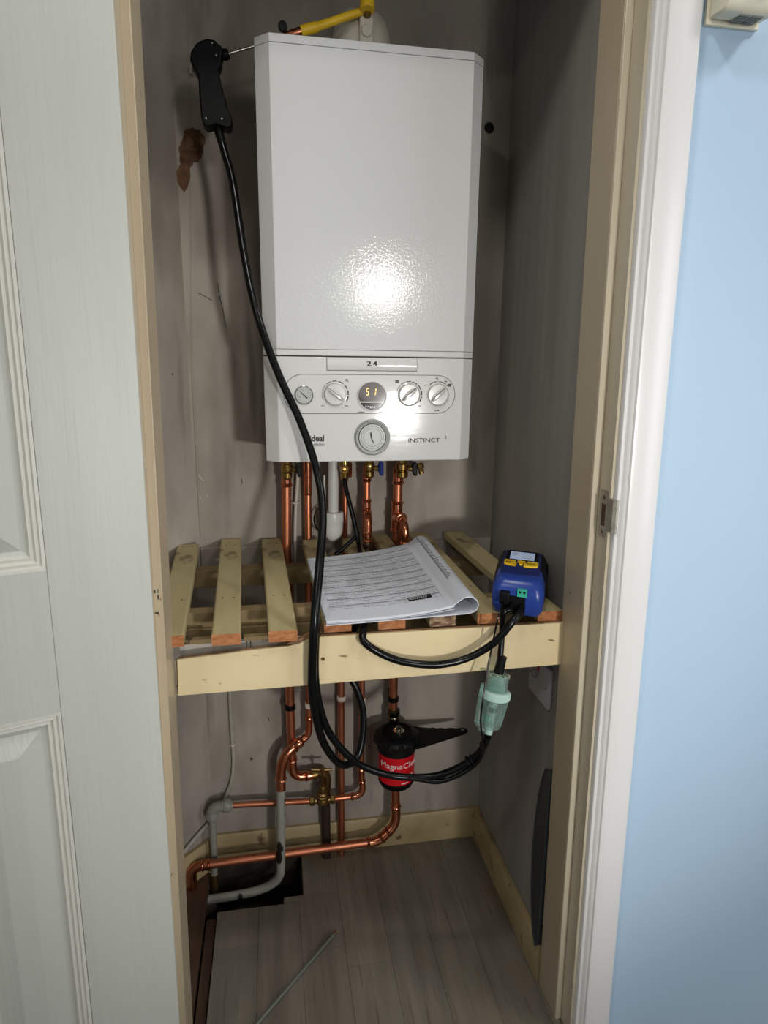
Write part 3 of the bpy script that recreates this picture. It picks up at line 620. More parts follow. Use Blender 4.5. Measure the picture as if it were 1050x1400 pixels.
# P1 left 22 mm
p1 = thing('copper_pipe', 'thick copper pipe under the left end of the boiler, held by a black clip', 'pipe', (-.159, PY, .25), 'copper pipes below the boiler')
obj('tube', MB().tube([(-.1565, PY, 1.020), (-.1600, PY, .85), (-.1600, PY, .45), (-.1590, PY, .305)], R22, 20), M['copper'], p1)
mb = MB(); collar(mb, (-.157, PY, .9985), (0, 0, 1), R22*1.15); mb.tube([(-.157, PY, 1.022), (-.157, PY, .998)], R22*1.08, 20); obj('fitting', mb, M['copper_b'], p1)
mb = MB().tube([(-.1585, PY, .315), (-.1585, PY, .292)]+bezier_elbow((-.1585, PY, .292), (-.1585, PY, .258), (-.130, PY, .258))+[(-.118, PY, .258), (-.106, PY, .2585)], [R22*1.08]*11+[R22*.9]*1, 20)
collar(mb, (-.1585, PY, .306), (0, 0, 1), R22*1.12); collar(mb, (-.124, PY, .258), (1, 0, 0), R22*1.12); obj('elbow', mb, M['copper_b'], p1)
clip(p1, -.160, .452, PY, R22, M['blk'], 'black plastic pipe clip')
# brass elbow & dark iron pipe
ip = thing('iron_pipe', 'dark brown pipe rising from the floor behind the brass stopcock', 'pipe', (-.075, -.036, 0))
obj('tube', MB().tube([(-.0745, -.0255, 0), (-.0755, -.030, .205)], .0115, 16), M['iron'], ip)
obj('elbow', MB().tube([(-.108, -.045, .2585), (-.100, -.044, .2600)]+bezier_elbow((-.097, -.043, .260), (-.072, -.038, .262), (-.072, -.033, .232))+[(-.0745, -.030, .198)], .0115, 16), M['brass_o'], ip)
# P2 15 mm to grey painted drop
p2 = thing('copper_pipe', 'thin copper pipe stepping left on elbows into a grey painted drop pipe', 'pipe', (-.15, PY, 0), 'copper pipes below the boiler')
obj('tube', MB().tube([(-.108, -.028, 1.045), (-.109, -.028, .80), (-.1145, PY, .60), (-.1150, PY, .412)], [.0082, .0082, R15, R15], 16), M['copper'], p2)
mb = MB()
for z in (1.052, 1.012, .975): collar(mb, (-.108, -.028, z), (0, 0, 1), .0088)
mb.tube([(-.108, -.028, 1.055), (-.108, -.028, 1.035), (-.108, -.028, .975)], [.0105, .0098, .0092], 16); mb.tube([(-.108, -.028, 1.045), (-.098, -.034, 1.050), (-.086, -.034, 1.052)], .0085, 14)
obj('fitting', mb, M['copper_b'], p2)
mb = MB().tube([(-.115, PY, .425)]+bezier_elbow((-.115, PY, .392), (-.115, PY, .372), (-.124, PY-.002, .366))+[(-.137, PY-.010, .360)], R15*1.14, 16)
collar(mb, (-.115, PY, .418), (0, 0, 1), R15*1.2); collar(mb, (-.1275, PY-.002, .364), (1, 0, .5), R15*1.25)
mb.lathe([(.0095, 0), (.0125, .005), (.0125, .016), (.0105, .020)], (-.1325, PY-.009, .364), (-1, -.5, -.50), seg=18)
obj('elbow', mb, M['copper_b'], p2)
mb = MB().tube(bezier_elbow((-.147, PY-.020, .358), (-.184, PY-.036, .348), (-.1870, PY-.036, .296), 9)+[(-.1875, PY-.037, .272), (-.1880, PY-.039, .254)], R22*1.1, 20)
collar(mb, (-.1873, PY-.0365, .282), (0, 0, 1), R22*1.2); collar(mb, (-.1510, PY-.022, .3565), (1, .4, .3), R22*1.2); obj('elbow', mb, M['copper_b'], p2)
clip(p2, -.1150, .452, PY, R15, M['clip_w'], 'white plastic pipe clip')
obj('grey_drop', MB().tube([(-.1878, -.0832, .268), (-.1889, -.0880, .205), (-.1913, -.0955, .120), (-.1930, -.0975, .050), (-.1965, -.0955, .022), (-.210, -.092, .000), (-.238, -.088, -.018), (-.285, -.085, -.030), (-.38, -.085, -.034)], R22*.98, 18, 5), M['grey_paint'], p2)['label'] = 'grey painted lower length, chipped to black'
obj('grey_joint', MB().lathe([(.0112, 0), (.0120, .001), (.0122, .012), (.0112, .013)], (-.1900, -.0910, .168), (0.02, .13, 1), seg=20), M['grey_plain'], p2)
# P3
p3 = thing('copper_pipe', 'straight copper pipe running down behind the hose loop to the floor', 'pipe', (-.034, PY, 0), 'copper pipes below the boiler')
obj('tube', MB().tube([(-.022, -.028, 1.03), (-.024, -.028, .80), (-.0335, -.028, .60), (-.0345, -.0235, .0)], [.0062, .0062, .0085, .0088], 16), M['copper_o'], p3)
clip(p3, -.0335, .455, -.028, .0088, M['clip_w'], 'white plastic pipe clip')
# P4
p4 = thing('copper_pipe', 'thin copper pipe below the blue lever ending in an elbow to the stopcock', 'pipe', (.02, PY, .19), 'copper pipes below the boiler')
obj('tube', MB().tube([(.0255, PY, 1.03), (.0255, PY, .86), (.0165, PY, .62), (.0150, PY, .27)], [.0080, .0080, R15, R15], 16), M['copper'], p4)
mb = MB().tube([(.0255, PY, 1.038), (.0255, PY, 1.006)], .0095, 16); collar(mb, (.0255, PY, 1.006), (0, 0, 1), .0100)
mb.tube([(.0255, PY, .960), (.0255, PY, .862)], .0098, 16); collar(mb, (.0255, PY, .958), (0, 0, 1), .0105); obj('fitting', mb, M['copper_b'], p4)
mb = MB().tube([(.0255, PY, .930)]+bezier_elbow((.0250, -.060, .931), (.0235, -.088, .934), (.0225, -.089, .912))+[(.0215, -.088, .880), (.0212, -.088, .872)], .0092, 16)
collar(mb, (.0255, -.056, .931), (0, 1, 0), .0098); collar(mb, (.0215, -.088, .893), (0, 0, 1), .0098); collar(mb, (.0213, -.088, .874), (0, 0, 1), .0100); obj('elbow', mb, M['copper_b'], p4)
obj('drain_cock', MB().lathe([(.004, -.050), (.005, -.046), (.0052, -.030), (.0085, -.024), (.0105, -.016), (.0105, -.006), (.009, 0)], (.0212, -.088, .872), (0, 0, 1), seg=12), M['nickel'], p4)
mb = MB().tube([(.0150, PY, .285), (.0152, PY, .250), (.0165, PY, .226)]+bezier_elbow((.0180, -.048, .214), (.0185, -.050, .1925), (.000, -.050, .1905))+[(-.012, -.050, .1900)], R15*1.15, 16)
collar(mb, (.0150, PY, .262), (0, 0, 1), R15*1.2); collar(mb, (.0165, PY, .228), (0, 0, 1), R15*1.25); collar(mb, (-.0095, -.050, .190), (1, 0, 0), R15*1.2); obj('elbow', mb, M['copper_b'], p4)
clip(p4, .0160, .455, PY, R15, M['clip_w'], 'white plastic pipe clip')
obj('branch', MB().tube([(-.008, -.050, .190), (-.056, -.050, .188)], R15, 16), M['copper'], p4)
# horizontal 15 mm to grey elbow
ph = thing('copper_pipe', 'horizontal copper pipe from the stopcock to a grey painted elbow at the left', 'pipe', (-.22, PY, .18), 'copper pipes below the boiler')
obj('tube', MB().tube([(-.112, -.050, .1885), (-.312, -.046, .1965)], R15, 16), M['copper_o'], ph)
mb = MB().tube([(-.306, -.046, .1965), (-.316, -.046, .197), (-.318, -.046, .197), (-.332, -.046, .1975)], [.0098, .0125, .0145, .0145], 16)
mb.tube(bezier_elbow((-.332, -.046, .1975), (-.358, -.045, .1980), (-.357, -.045, .176)), .0128, 16)
mb.lathe([(.0145, 0), (.0160, .002), (.0160, .012), (.0140, .014), (.0140, .018), (.0105, .024)], (-.357, -.045, .182), (0, 0, -1), seg=10)
mb.lathe([(.0130, -.001), (.0168, .001), (.0168, .014), (.0150, .017), (.0105, .018)], (-.328, -.046, .1972), (1, 0, 0), seg=10)
obj('grey_elbow', mb, M['grey_plain'], ph)['label'] = 'grey painted compression elbow'
obj('grey_drop', MB().tube([(-.357, -.045, .160), (-.358, -.046, .05), (-.360, -.048, -.02)], .0082, 16), M['grey_plain'], ph)
obj('buried_elbow', MB().tube([(-.360, -.048, .005), (-.360, -.050, -.030)]+bezier_elbow((-.360, -.050, -.030), (-.360, -.052, -.052), (-.384, -.060, -.054))+[(-.410, -.066, -.055)], .0115, 14), M['brass_o'], ph)
# stopcock
sc_ = thing('stopcock', 'old brass stopcock with a T shaped handle on the horizontal pipe', 'valve', (-.085, -.05, .17))
mb = MB().tube([(-.104, -.050, .1885), (-.066, -.050, .1885)], .0085, 16)
mb.lathe([(.0125, -.006), (.0165, .0), (.0160, .010), (.0130, .014), (.0150, .0165), (.0150, .022), (.0122, .024), (.0138, .027), (.0138, .032), (.010, .035), (.0088, .052), (.006, .056)], (-.0850, -.050, .186), (0, -.28, 1), seg=18)
obj('body', mb, M['brass_o'], sc_)
for x, n in ((-.112, 1), (-.060, -1)): obj('nut', MB().lathe([(.0085, -.006), (.0118, -.004), (.0118, .005), (.0085, .007)], (x, -.050, .1885), (1, 0, 0), seg=6), M['brass_o'], sc_)
obj('spindle', MB().tube([(-.0860, -.066, .236), (-.0880, -.0875, .298)], .0034, 10), M['brass_o'], sc_)
mb = MB().tube([(-.1130, -.087, .3025), (-.0880, -.088, .3000), (-.0640, -.087, .2975)], [.0032, .0036, .0032], 12); mb.lathe([(.0058, -.006), (.0064, 0), (.0050, .005)], (-.0880, -.088, .3000), (0, -.28, 1), seg=14)
obj('tee_handle', mb, M['brass_o'], sc_)
# P5 22 mm with tee
p5 = thing('copper_pipe', 'thick copper pipe with a tee and bent outlet, feeding the red filter', 'pipe', (.097, PY, .38), 'copper pipes below the boiler')
obj('tube', MB().tube([(.0985, PY, 1.03), (.0980, PY, .86), (.0950, PY, .62), (.0950, PY, .42)], R22, 20), M['copper'], p5)
mb = MB().tube([(.0985, PY, 1.036), (.0985, PY, 1.000)], .0124, 20); collar(mb, (.0985, PY, .999), (0, 0, 1), .0132); obj('fitting', mb, M['copper_b'], p5)
mb = MB().tube([(.0975, PY, .954), (.0970, PY, .884)], .0130, 20); collar(mb, (.0975, PY, .952), (0, 0, 1), .0140); collar(mb, (.0970, PY, .886), (0, 0, 1), .0140)
obj('tee', mb, M['copper_b'], p5)
mb = MB().tube([(.0972, PY, .918), (.1010, -.076, .920)], .0128, 20); collar(mb, (.1010, -.077, .920), (.1, -1, 0), .0132); obj('tee_branch', mb, M['copper_b'], p5)
mb = MB().tube([(.1012, -.078, .9195), (.1018, -.086, .9185)]+bezier_elbow((.1022, -.088, .918), (.1042, -.114, .916), (.1038, -.1115, .886), 9)+[(.1034, -.110, .862)], .0088, 18)
collar(mb, (.1022, -.089, .918), (.1, -1, 0), .0102); collar(mb, (.1036, -.1108, .872), (0, 0, 1), .0100); obj('elbow', mb, M['copper_b'], p5)
obj('outlet_tube', MB().tube([(.1034, -.110, .872), (.1034, -.110, .800)], .0078, 16), M['copper'], p5)
clip(p5, .0950, .452, PY, R22, M['blk'], 'black plastic pipe clip')
obj('nut_fitting', MB().lathe([(.0125, .0), (.0158, .006), (.0162, .020), (.0142, .026), (.0165, .030), (.0165, .042), (.0125, .046)], (.0960, -.046, .380), (0, 0, 1), seg=14), M['nickel'], p5)
# valves under the boiler
def valve(x, z, y, lev, rl, label, r=.0125):
    v_ = thing('isolating_valve', label, 'valve', (x, y, z-.02), 'isolating valves under the boiler')
    obj('body', MB().lathe([(r*.72, -.026), (r*.98, -.022), (r*1.0, -.012), (r*.84, -.010), (r*1.05, -.006), (r*1.08, .006), (r*.86, .010), (r*.98, .013), (r*.98, .024), (r*.7, .040)], (x, y, z), (0, 0, 1), seg=24), M['brass'], v_)
    obj('stem', MB().lathe([(.005, 0), (.0062, .003), (.0062, .008), (.0045, .010), (.0045, .016)], (x+r*.9, y-.004, z-.004), (1, -.1, 0), seg=14), M['brass'], v_)
    obj('lever', MB().prism([(0, .012), (.005, .014), (.0085, .010), (.0090, -.016), (.0060, -.019), (.0015, -.018), (-.003, -.006), (-.0025, .006)], lambda u, v, w: (x+r*.9+.012+u, y-.005+w, z-.002+v), -.006, .006), lev, v_, bevel=.0015)
    return v_
valve(-.1560, 1.0400, -.060, M['blk'], .02, 'brass isolating valve with black lever at the left under the boiler')
valve(.0290, 1.0400, -.060, M['blue_lev'], .02, 'brass isolating valve with a blue lever under the boiler', .0115)
vv = valve(.1045, 1.0380, -.060, M['blk'], .02, 'brass isolating valve with black lever and brass plug, rightmost under the boiler', .0145)
obj('plug', MB().lathe([(.0055, 0), (.0085, .003), (.0085, .012), (.0065, .014), (.0065, .020)], (.1440, -.066, 1.047), (.2, -.1, -1), seg=6), M['brass'], vv)
obj('plug_cap', MB().lathe([(.0062, 0), (.0062, .006), (.003, .007)], (.1478, -.067, 1.028), (.2, -.1, -1), seg=14), M['brass_o'], vv)
gc = thing('gas_cock', 'small brass test cock with a black hose hanging from it', 'valve', (-.030, -.07, 1.02))
obj('body', MB().lathe([(.008, -.020), (.0095, -.012), (.0090, -.004), (.0110, 0), (.0110, .020), (.008, .036)], (-.030, -.085, 1.035), (0, 0, 1), seg=12), M['brass'], gc)
obj('cap', MB().lathe([(.0095, 0), (.0088, .004), (.0050, .005), (.0030, .002)], (-.031, -.094, 1.040), (0, -1, 0), seg=16), M['brass'], gc)
obj('side_nut', MB().lathe([(.007, -.02), (.0085, -.018), (.0085, .012), (.007, .014)], (-.019, -.060, 1.036), (0, 0, 1), seg=6), M['copper_b'], gc)
hg = thing('rubber_hose', 'short black hose drooping from the brass test cock to the shelf', 'hose', (-.02, -.12, .85), 'black rubber hoses')
obj('hose', MB().tube([(-.031, -.088, 1.022), (-.029, -.094, 1.000), (-.021, -.104, .965), (-.011, -.114, .920), (-.005, -.124, .885), (-.0045, -.138, .871), (-.005, -.160, .8655), (-.006, -.178, .8635)], .0052, 12, 4), M['rubber'], hg)
hg2 = thing('rubber_hose', 'black strap like hose crossing low behind the white waste trap', 'hose', (-.04, -.13, .85), 'black rubber hoses')
obj('hose', MB().tube([(-.001, -.118, .900), (-.010, -.122, .893), (-.035, -.130, .873), (-.062, -.138, .853)], [.002, .0048, .0048, .0050], 12, 3), M['rubber'], hg2)
obj('end_ferrule', MB().tube([(-.060, -.1375, .8555), (-.071, -.141, .847)], .0054, 12), M['brass_o'], hg2)
bl = obj('cable_loop', MB().tube([(-.078, -.030, .944), (-.088, -.028, .934), (-.0945, -.028, .920), (-.094, -.028, .904), (-.088, -.028, .890), (-.078, -.026, .880)], .0016, 8, 4), M['rubber'], None, label='thin black cable loop showing left of the white waste trap', cat='cable')
# condensate
cd_ = thing('condensate_waste', 'white plastic waste pipe and bottle trap under the boiler', 'waste pipe', (-.052, -.060, .85))
obj('pipe', MB().tube([(-.0525, -.060, 1.06), (-.0535, -.060, .925)], .0118, 24), M['white_pl'], cd_)
obj('trap', MB().lathe([(.014, .0), (.0225, .000), (.0238, -.003), (.0238, -.024), (.0228, -.0255), (.0225, -.036), (.0215, -.048), (.0175, -.059), (.011, -.066), (.004, -.069), (.001, -.0695)], (-.0540, -.060, .9375), (0, 0, 1), seg=36), M['white_pl'], cd_)
obj('small_tube', MB().tube([(-.071, -.052, .936), (-.072, -.050, 1.02)], .0022, 10), M['white_pl'], cd_)
# cables
wcb = thing('white_cable', 'thin white cable clipped to the wall beside the leftmost copper pipe', 'cable', (-.13, -.02, .5))
obj('cable', MB().tube([(-.128, -.020, 1.05), (-.132, -.020, .99), (-.136, -.018, .945), (-.139, -.018, .88), (-.140, -.02, .80), (-.142, -.02, .70)], .0036, 10, 4), M['cable_w'], wcb)
obj('cable_clip', MB().tube([(-.1465, -.006, .952), (-.1440, -.022, .952), (-.1350, -.027, .952), (-.1300, -.020, .952), (-.130, -.004, .952)], .0026, 8, 3), M['clip_w'], wcb)
gcb = thing('grey_cable', 'painted grey cable running down the back wall to the floor corner', 'cable', (-.31, -.01, .1))
obj('cable', MB().tube([(-.304, -.006, .78), (-.303, -.006, .53), (-.305, -.006, .45), (-.304, -.007, .36), (-.303, -.007, .29), (-.311, -.008, .235), (-.327, -.009, .195), (-.340, -.012, .165), (-.362, -.018, .140), (-.400, -.05, .118), (-.428, -.078, .10)], .0042, 10, 4), M['cable_g'], gcb)
obj('cable_clip', MB().tube([(-.310, -.001, .338), (-.307, -.010, .338), (-.300, -.011, .338), (-.297, -.001, .338)], .0022, 8, 3), M['clip_w'], gcb)

# ------------------------------------------------------------------ magnetic filter
FX, FY = .0935, -.104
mf = thing('magnetic_filter', 'black and red magnetic heating filter with a spanner arm on its cap', 'filter', (FX, FY, .26))
obj('body', MB().lathe([(.030, 0), (.040, .004), (.0445, .013), (.0445, .018), (.0438, .020), (.0438, .100), (.046, .104)], (FX, FY, .2560), (0, 0, 1), seg=48), M['blk'], mf)
lb = obj('label_band', MB().lathe([(.0436, .0), (.0444, .0003), (.0444, .0780), (.0436, .0783)], (FX, FY, .2770), (0, 0, 1), seg=64), M['red'], mf)
def wrap(a0, z0):
    def f(u, v, w):
        a = a0+u/.0444; r = .0445+w; return (FX+r*math.sin(a), FY-r*math.cos(a), z0+v)
    return f
obj('brand_lettering', text_mb('MagnaClean', .0205, wrap(math.radians(6), .3285), .0003, xscale=1.14, res=4), M['white_print'], mf)
tt = text_mb('PRO2', .009, wrap(math.radians(36), .2985), .0003, bold=.0003); obj('small_lettering', tt, M['white_print'], mf)
obj('label_bar', MB().prism([(math.radians(6)+i*.1, 0) for i in range(5)]+[(math.radians(6)+i*.1, .0022) for i in range(4, -1, -1)], lambda u, v, w: (FX+w*math.sin(u), FY-w*math.cos(u), .2815+v), .0444, .0449), M['white_print'], mf)
cap = obj('cap', MB().lathe([(.046, 0), (.0475, .004), (.0480, .018), (.0510, .020), (.0545, .024), (.0560, .030), (.0550, .036), (.0515, .041), (.046, .0445), (.036, .046), (.024, .0465), (.001, .0465)], (FX, FY, .3510), (0, 0, 1), seg=64), M['blk_matt'], mf)
mb = MB()
for i in range(12):
    a = 2*math.pi*i/12; mb.lathe([(.0085, 0), (.0090, .004), (.0085, .012), (.006, .0145)], (FX+.0490*math.cos(a), FY+.0490*math.sin(a), .3755), (0, 0, 1), seg=12)
obj('cap_lugs', mb, M['blk_matt'], cap)
obj('cap_rings', MB().lathe([(.0365, 0), (.0365, .003), (.033, .0035), (.033, .001), (.001, .001)], (FX, FY, .3970), (0, 0, 1), seg=40), M['blk'], cap)
obj('bleed_valve', MB().lathe([(.0135, 0), (.0135, .0025), (.0062, .003), (.0062, .012), (.0050, .013), (.0030, .012), (.0025, .008)], (FX+.004, FY-.002, .3980), (0, 0, 1), seg=24), M['steel'], mf)
sppoly = [(.128,-.050),(.148,-.052),(.172,-.062),(.186,-.066),(.192,-.064),(.204,-.071),(.212,-.069),(.224,-.075),(.236,-.073),(.252,-.078),(.268,-.077),(.277,-.084),(.276,-.094),(.262,-.102),(.236,-.112),(.190,-.128),(.140,-.145),(.128,-.145)]
spn = obj('spanner_arm', MB().prism(sppoly, lambda u, v, w: (u, v, w), .3700, .3755), M['blk'], mf, bevel=.001)
obj('hang_hole', MB().lathe([(.0030, 0), (.0042, .0006), (.0042, .001), (.0028, .001)], (.2640, -.0885, .3754), (0, 0, 1), seg=16), M['ring'], spn)
obj('rear_housing', MB().tube([(.0955, -.046, .385), (.0955, -.050, .36), (.095, -.056, .27)], [.017, .020, .018], 20), M['blk'], mf)
# lower 22 mm pipe from the filter
p6 = thing('copper_pipe', 'thick copper pipe from the filter, bending to run left along the floor', 'pipe', (-.15, -.07, .05), 'copper pipes below the boiler')
obj('tube', MB().tube([(.0975, -.060, .290), (.1025, -.062, .150)], R22, 20), M['copper'], p6)
mb = MB().tube([(.1020, -.062, .165)]+bezier_elbow((.1030, -.062, .138), (.1050, -.064, .108), (.086, -.067, .092))+[(.074, -.068, .082)], R22*1.12, 20)
collar(mb, (.1022, -.062, .158), (0, 0, 1), R22*1.18); collar(mb, (.0830, -.067, .090), (1, 0, .8), R22*1.2)
mb.tube([(.080, -.068, .087), (.070, -.069, .078)]+bezier_elbow((.066, -.069, .076), (.056, -.070, .0665), (.040, -.070, .0655))+[(.026, -.070, .0652)], R22*1.12, 20)
collar(mb, (.066, -.069, .075), (1, 0, .7), R22*1.2); collar(mb, (.0300, -.070, .0655), (1, 0, 0), R22*1.2); obj('elbow', mb, M['copper_b'], p6)
obj('tube', MB().tube([(.034, -.070, .0655), (-.378, -.077, .0600)], R22, 20), M['copper_o'], p6)
mb = MB().tube([(-.366, -.077, .0600), (-.386, -.078, .0600)], R22*1.12, 18); collar(mb, (-.368, -.077, .060), (1, 0, 0), R22*1.18); collar(mb, (-.382, -.077, .060), (1, 0, 0), R22*1.18)
mb.tube(bezier_elbow((-.386, -.078, .060), (-.409, -.079, .060), (-.409, -.082, .040))+[(-.409, -.084, .004)], R22*1.1, 18); obj('elbow', mb, M['copper_b'], p6)

# ------------------------------------------------------------------ papers
mpp = bpy.data.materials.new('printed_paper'); mpp.use_nodes = True; M['paper'] = mpp
nt = mpp.node_tree; N = nt.nodes; L = nt.links; b = N['Principled BSDF']; b.inputs['Roughness'].default_value = .55
uvn = N.new('ShaderNodeUVMap'); sep = N.new('ShaderNodeSeparateXYZ'); L.new(uvn.outputs[0], sep.inputs[0])
def mth(op, a, b_=None, c=None):
    n = N.new('ShaderNodeMath'); n.operation = op
    for i, x in enumerate((a, b_, c)):
        if x is None: continue
        if isinstance(x, (int, float)): n.inputs[i].default_value = x
        else: L.new(x, n.inputs[i])
    return n.outputs[0]
u_, v_ = sep.outputs[0], sep.outputs[1]
def band(x, lo, hi): return mth('MULTIPLY', mth('GREATER_THAN', x, lo), mth('LESS_THAN', x, hi))
mask = mth('MULTIPLY', band(u_, .06, .93), band(v_, .14, .95))
fr = mth('FRACT', mth('MULTIPLY', v_, 11.0))
rule = mth('MULTIPLY', mth('LESS_THAN', fr, .14), .62)
row = mth('MULTIPLY', band(mth('FRACT', mth('MULTIPLY', v_, 44.0)), .30, .72), 1.0)
nz = N.new('ShaderNodeTexNoise'); nz.inputs['Scale'].default_value = 1.0; nz.inputs['Detail'].default_value = 2
mp = N.new('ShaderNodeMapping'); mp.inputs['Scale'].default_value = (150, 88, 1); L.new(uvn.outputs[0], mp.inputs[0]); L.new(mp.outputs[0], nz.inputs['Vector'])
nz2 = N.new('ShaderNodeTexNoise'); nz2.inputs['Scale'].default_value = 1.0
mp2 = N.new('ShaderNodeMapping'); mp2.inputs['Scale'].default_value = (7, 34, 1); L.new(uvn.outputs[0], mp2.inputs[0]); L.new(mp2.outputs[0], nz2.inputs['Vector'])
txt = mth('MULTIPLY', mth('MULTIPLY', mth('GREATER_THAN', nz.outputs[0], .5), row), mth('MULTIPLY', mth('GREATER_THAN', nz2.outputs[0], .455), .78))
ink = mth('MULTIPLY', mth('MAXIMUM', rule, txt), mask)
mx = N.new('ShaderNodeMix'); mx.data_type = 'RGBA'; mx.inputs[6].default_value = lin((206, 210, 218)); mx.inputs[7].default_value = lin((60, 64, 72)); L.new(ink, mx.inputs[0]); L.new(mx.outputs[2], b.inputs['Base Color'])
M['paper_plain'] = mat('plain_paper', (208, 212, 220), .55)
pad = thing('paper_pad', 'printed form pad with its pages curled over, lying on the slats', 'papers', (0, -.32, .84))
A_, B_, D_, C_ = Vector((-.120, -.190)), Vector((.150, -.145)), Vector((-.104, -.468)), Vector((.168, -.452))
def padpt(s, t, h):   # s across 0..1, t front(0)..back(1), h above the slats
    p = (D_*(1-s)+C_*s)*(1-t)+(A_*(1-s)+B_*s)*t
    return (p.x, p.y, zt(p.y)+.0045*t+.0012+h)
def curve(ctrl, n=6):
    P = [Vector(p+(0,)) for p in ctrl]; out = []
    for i in range(len(P)-1):
        p0, p1, p2, p3 = P[max(i-1, 0)], P[i], P[i+1], P[min(i+2, len(P)-1)]
        for k in range(n):
            t = k/n; out.append(.5*((2*p1)+(p2-p0)*t+(2*p0-5*p1+4*p2-p3)*t*t+(-p0+3*p1-3*p2+p3)*t**3))
    out.append(P[-1]); return [(p.x, p.y) for p in out]
def ribbon(prof, th, uvf, nt_=14, warp=None):
    """prof (s, h); a sheet of thickness th following the profile, swept front to back"""
    mb = MB(); n = len(prof); uv = []
    nor = []
    for i in range(n):
        a, b2 = prof[max(i-1, 0)], prof[min(i+1, n-1)]; dx_, dh = (b2[0]-a[0])*.27, b2[1]-a[1]; l = math.hypot(dx_, dh) or 1; nor.append((-dh/l/.27, dx_/l))
    vs = []
    for side in (0, 1):
        for j in range(nt_+1):
            t = j/nt_
            for i in range(n):
                s, h = prof[i]; s -= nor[i][0]*th*side; h -= nor[i][1]*th*side
                w = warp(s, t) if warp else 0
                vs.append(padpt(s, t, h+w)); uv.append(uvf(i/(n-1), t) if side == 0 else (2, 2))
    g_ = lambda sd, j, i: sd*(nt_+1)*n+j*n+i
    fs = []
    for sd in (0, 1):
        for j in range(nt_):
            for i in range(n-1): fs.append((g_(sd, j, i), g_(sd, j, i+1), g_(sd, j+1, i+1), g_(sd, j+1, i)))
    for j in range(nt_): fs += [(g_(0, j, 0), g_(1, j, 0), g_(1, j+1, 0), g_(0, j+1, 0)), (g_(0, j, n-1), g_(1, j, n-1), g_(1, j+1, n-1), g_(0, j+1, n-1))]
    for i in range(n-1): fs += [(g_(0, 0, i), g_(0, 0, i+1), g_(1, 0, i+1), g_(1, 0, i)), (g_(0, nt_, i), g_(0, nt_, i+1), g_(1, nt_, i+1), g_(1, nt_, i))]
    mb.add(vs, fs); mb.uv = uv; return mb
sag = lambda s, t: .0045*math.sin(math.pi*min(max(t, 0), 1))*max(0, 1-abs(s-.3)*2)*-.0+.006*max(0, t-.6)*s
topc = curve([(0, .0100), (.25, .0090), (.5, .0105), (.70, .0150), (.83, .0205)], 6)
obj('top_sheet', ribbon(topc, .0006, lambda u, t: (u, t), warp=sag), mpp, pad, sharp=1.2)
obj('page_stack', ribbon([(s+.002, h-.0008) for s, h in topc], .0034, lambda u, t: (2, 2), warp=sag), M['paper_plain'], pad, sharp=.9)
obj('page_stack', ribbon([(s*1.0+.004, h*.72-.0022) for s, h in topc], .0008, lambda u, t: (2, 2), warp=sag), M['paper_plain'], pad, sharp=.9)
curl = curve([(.80, .0195), (.835, .0215), (.86, .0265), (.90, .0325), (.945, .0330), (.985, .0265), (1.0, .0165), (.985, .0065), (.94, .0018), (.85, .0010), (.6, .0008), (.2, .0008), (.0, .0010)], 5)
obj('curled_pages', ribbon(curl, .0014, lambda u, t: (2, 2), warp=sag), M['paper_plain'], pad, sharp=1.2)
# edge printing on the curled page, stamp on the front sheet
mb = MB()
for i in range(26):
    t = .30+i*.024; w = .010+.008*((i*37) % 5)/5
    s0 = .895; s1 = s0+w*2.2
    mb.add([padpt(s0, t, .0335+sag(s0, t)), padpt(s1, t, .0343+sag(s1, t)), padpt(s1, t+.007, .0343+sag(s1, t)), padpt(s0, t+.007, .0335+sag(s0, t))], [(0, 1, 2, 3)])
mb.add([padpt(.885, .27, .0332), padpt(.890, .27, .0336), padpt(.890, .97, .0336+sag(.89, .97)), padpt(.885, .97, .0332+sag(.88, .97))], [(0, 1, 2, 3)])
obj('margin_print', mb, M['slot'], pad)
def hh(s):
    for i in range(len(topc)-1):
        if topc[i][0] <= s <= topc[i+1][0]:
            f = (s-topc[i][0])/(topc[i+1][0]-topc[i][0]); return topc[i][1]*(1-f)+topc[i+1][1]*f
    return topc[-1][1]
def onp(s, t, e=.0004): return padpt(s, t, hh(s)+sag(s, t)+e)
mb = MB(); a = (.575, .735, .150, .200)
for (s0, s1, t0_, t1_) in ((a[0], a[1], a[2], a[2]+.016), (a[0], a[1], a[3]-.004, a[3]), (a[0], a[0]+.006, a[2], a[3]), (a[1]-.03, a[1], a[2], a[3])):
    for k in range(4):
        u0, u1 = s0+(s1-s0)*k/4, s0+(s1-s0)*(k+1)/4
        mb.add([onp(u0, t0_), onp(u1, t0_), onp(u1, t1_), onp(u0, t1_)], [(0, 1, 2, 3)])
obj('stamp', mb, M['blk_matt'], pad)
mb = MB()
for k in range(8):
    s0 = .585+k*.0145; mb.add([onp(s0, .172), onp(s0+.009, .172), onp(s0+.007, .190), onp(s0+.002, .186)], [(0, 1, 2, 3)])
obj('stamp_lettering', mb, M['print'], pad)

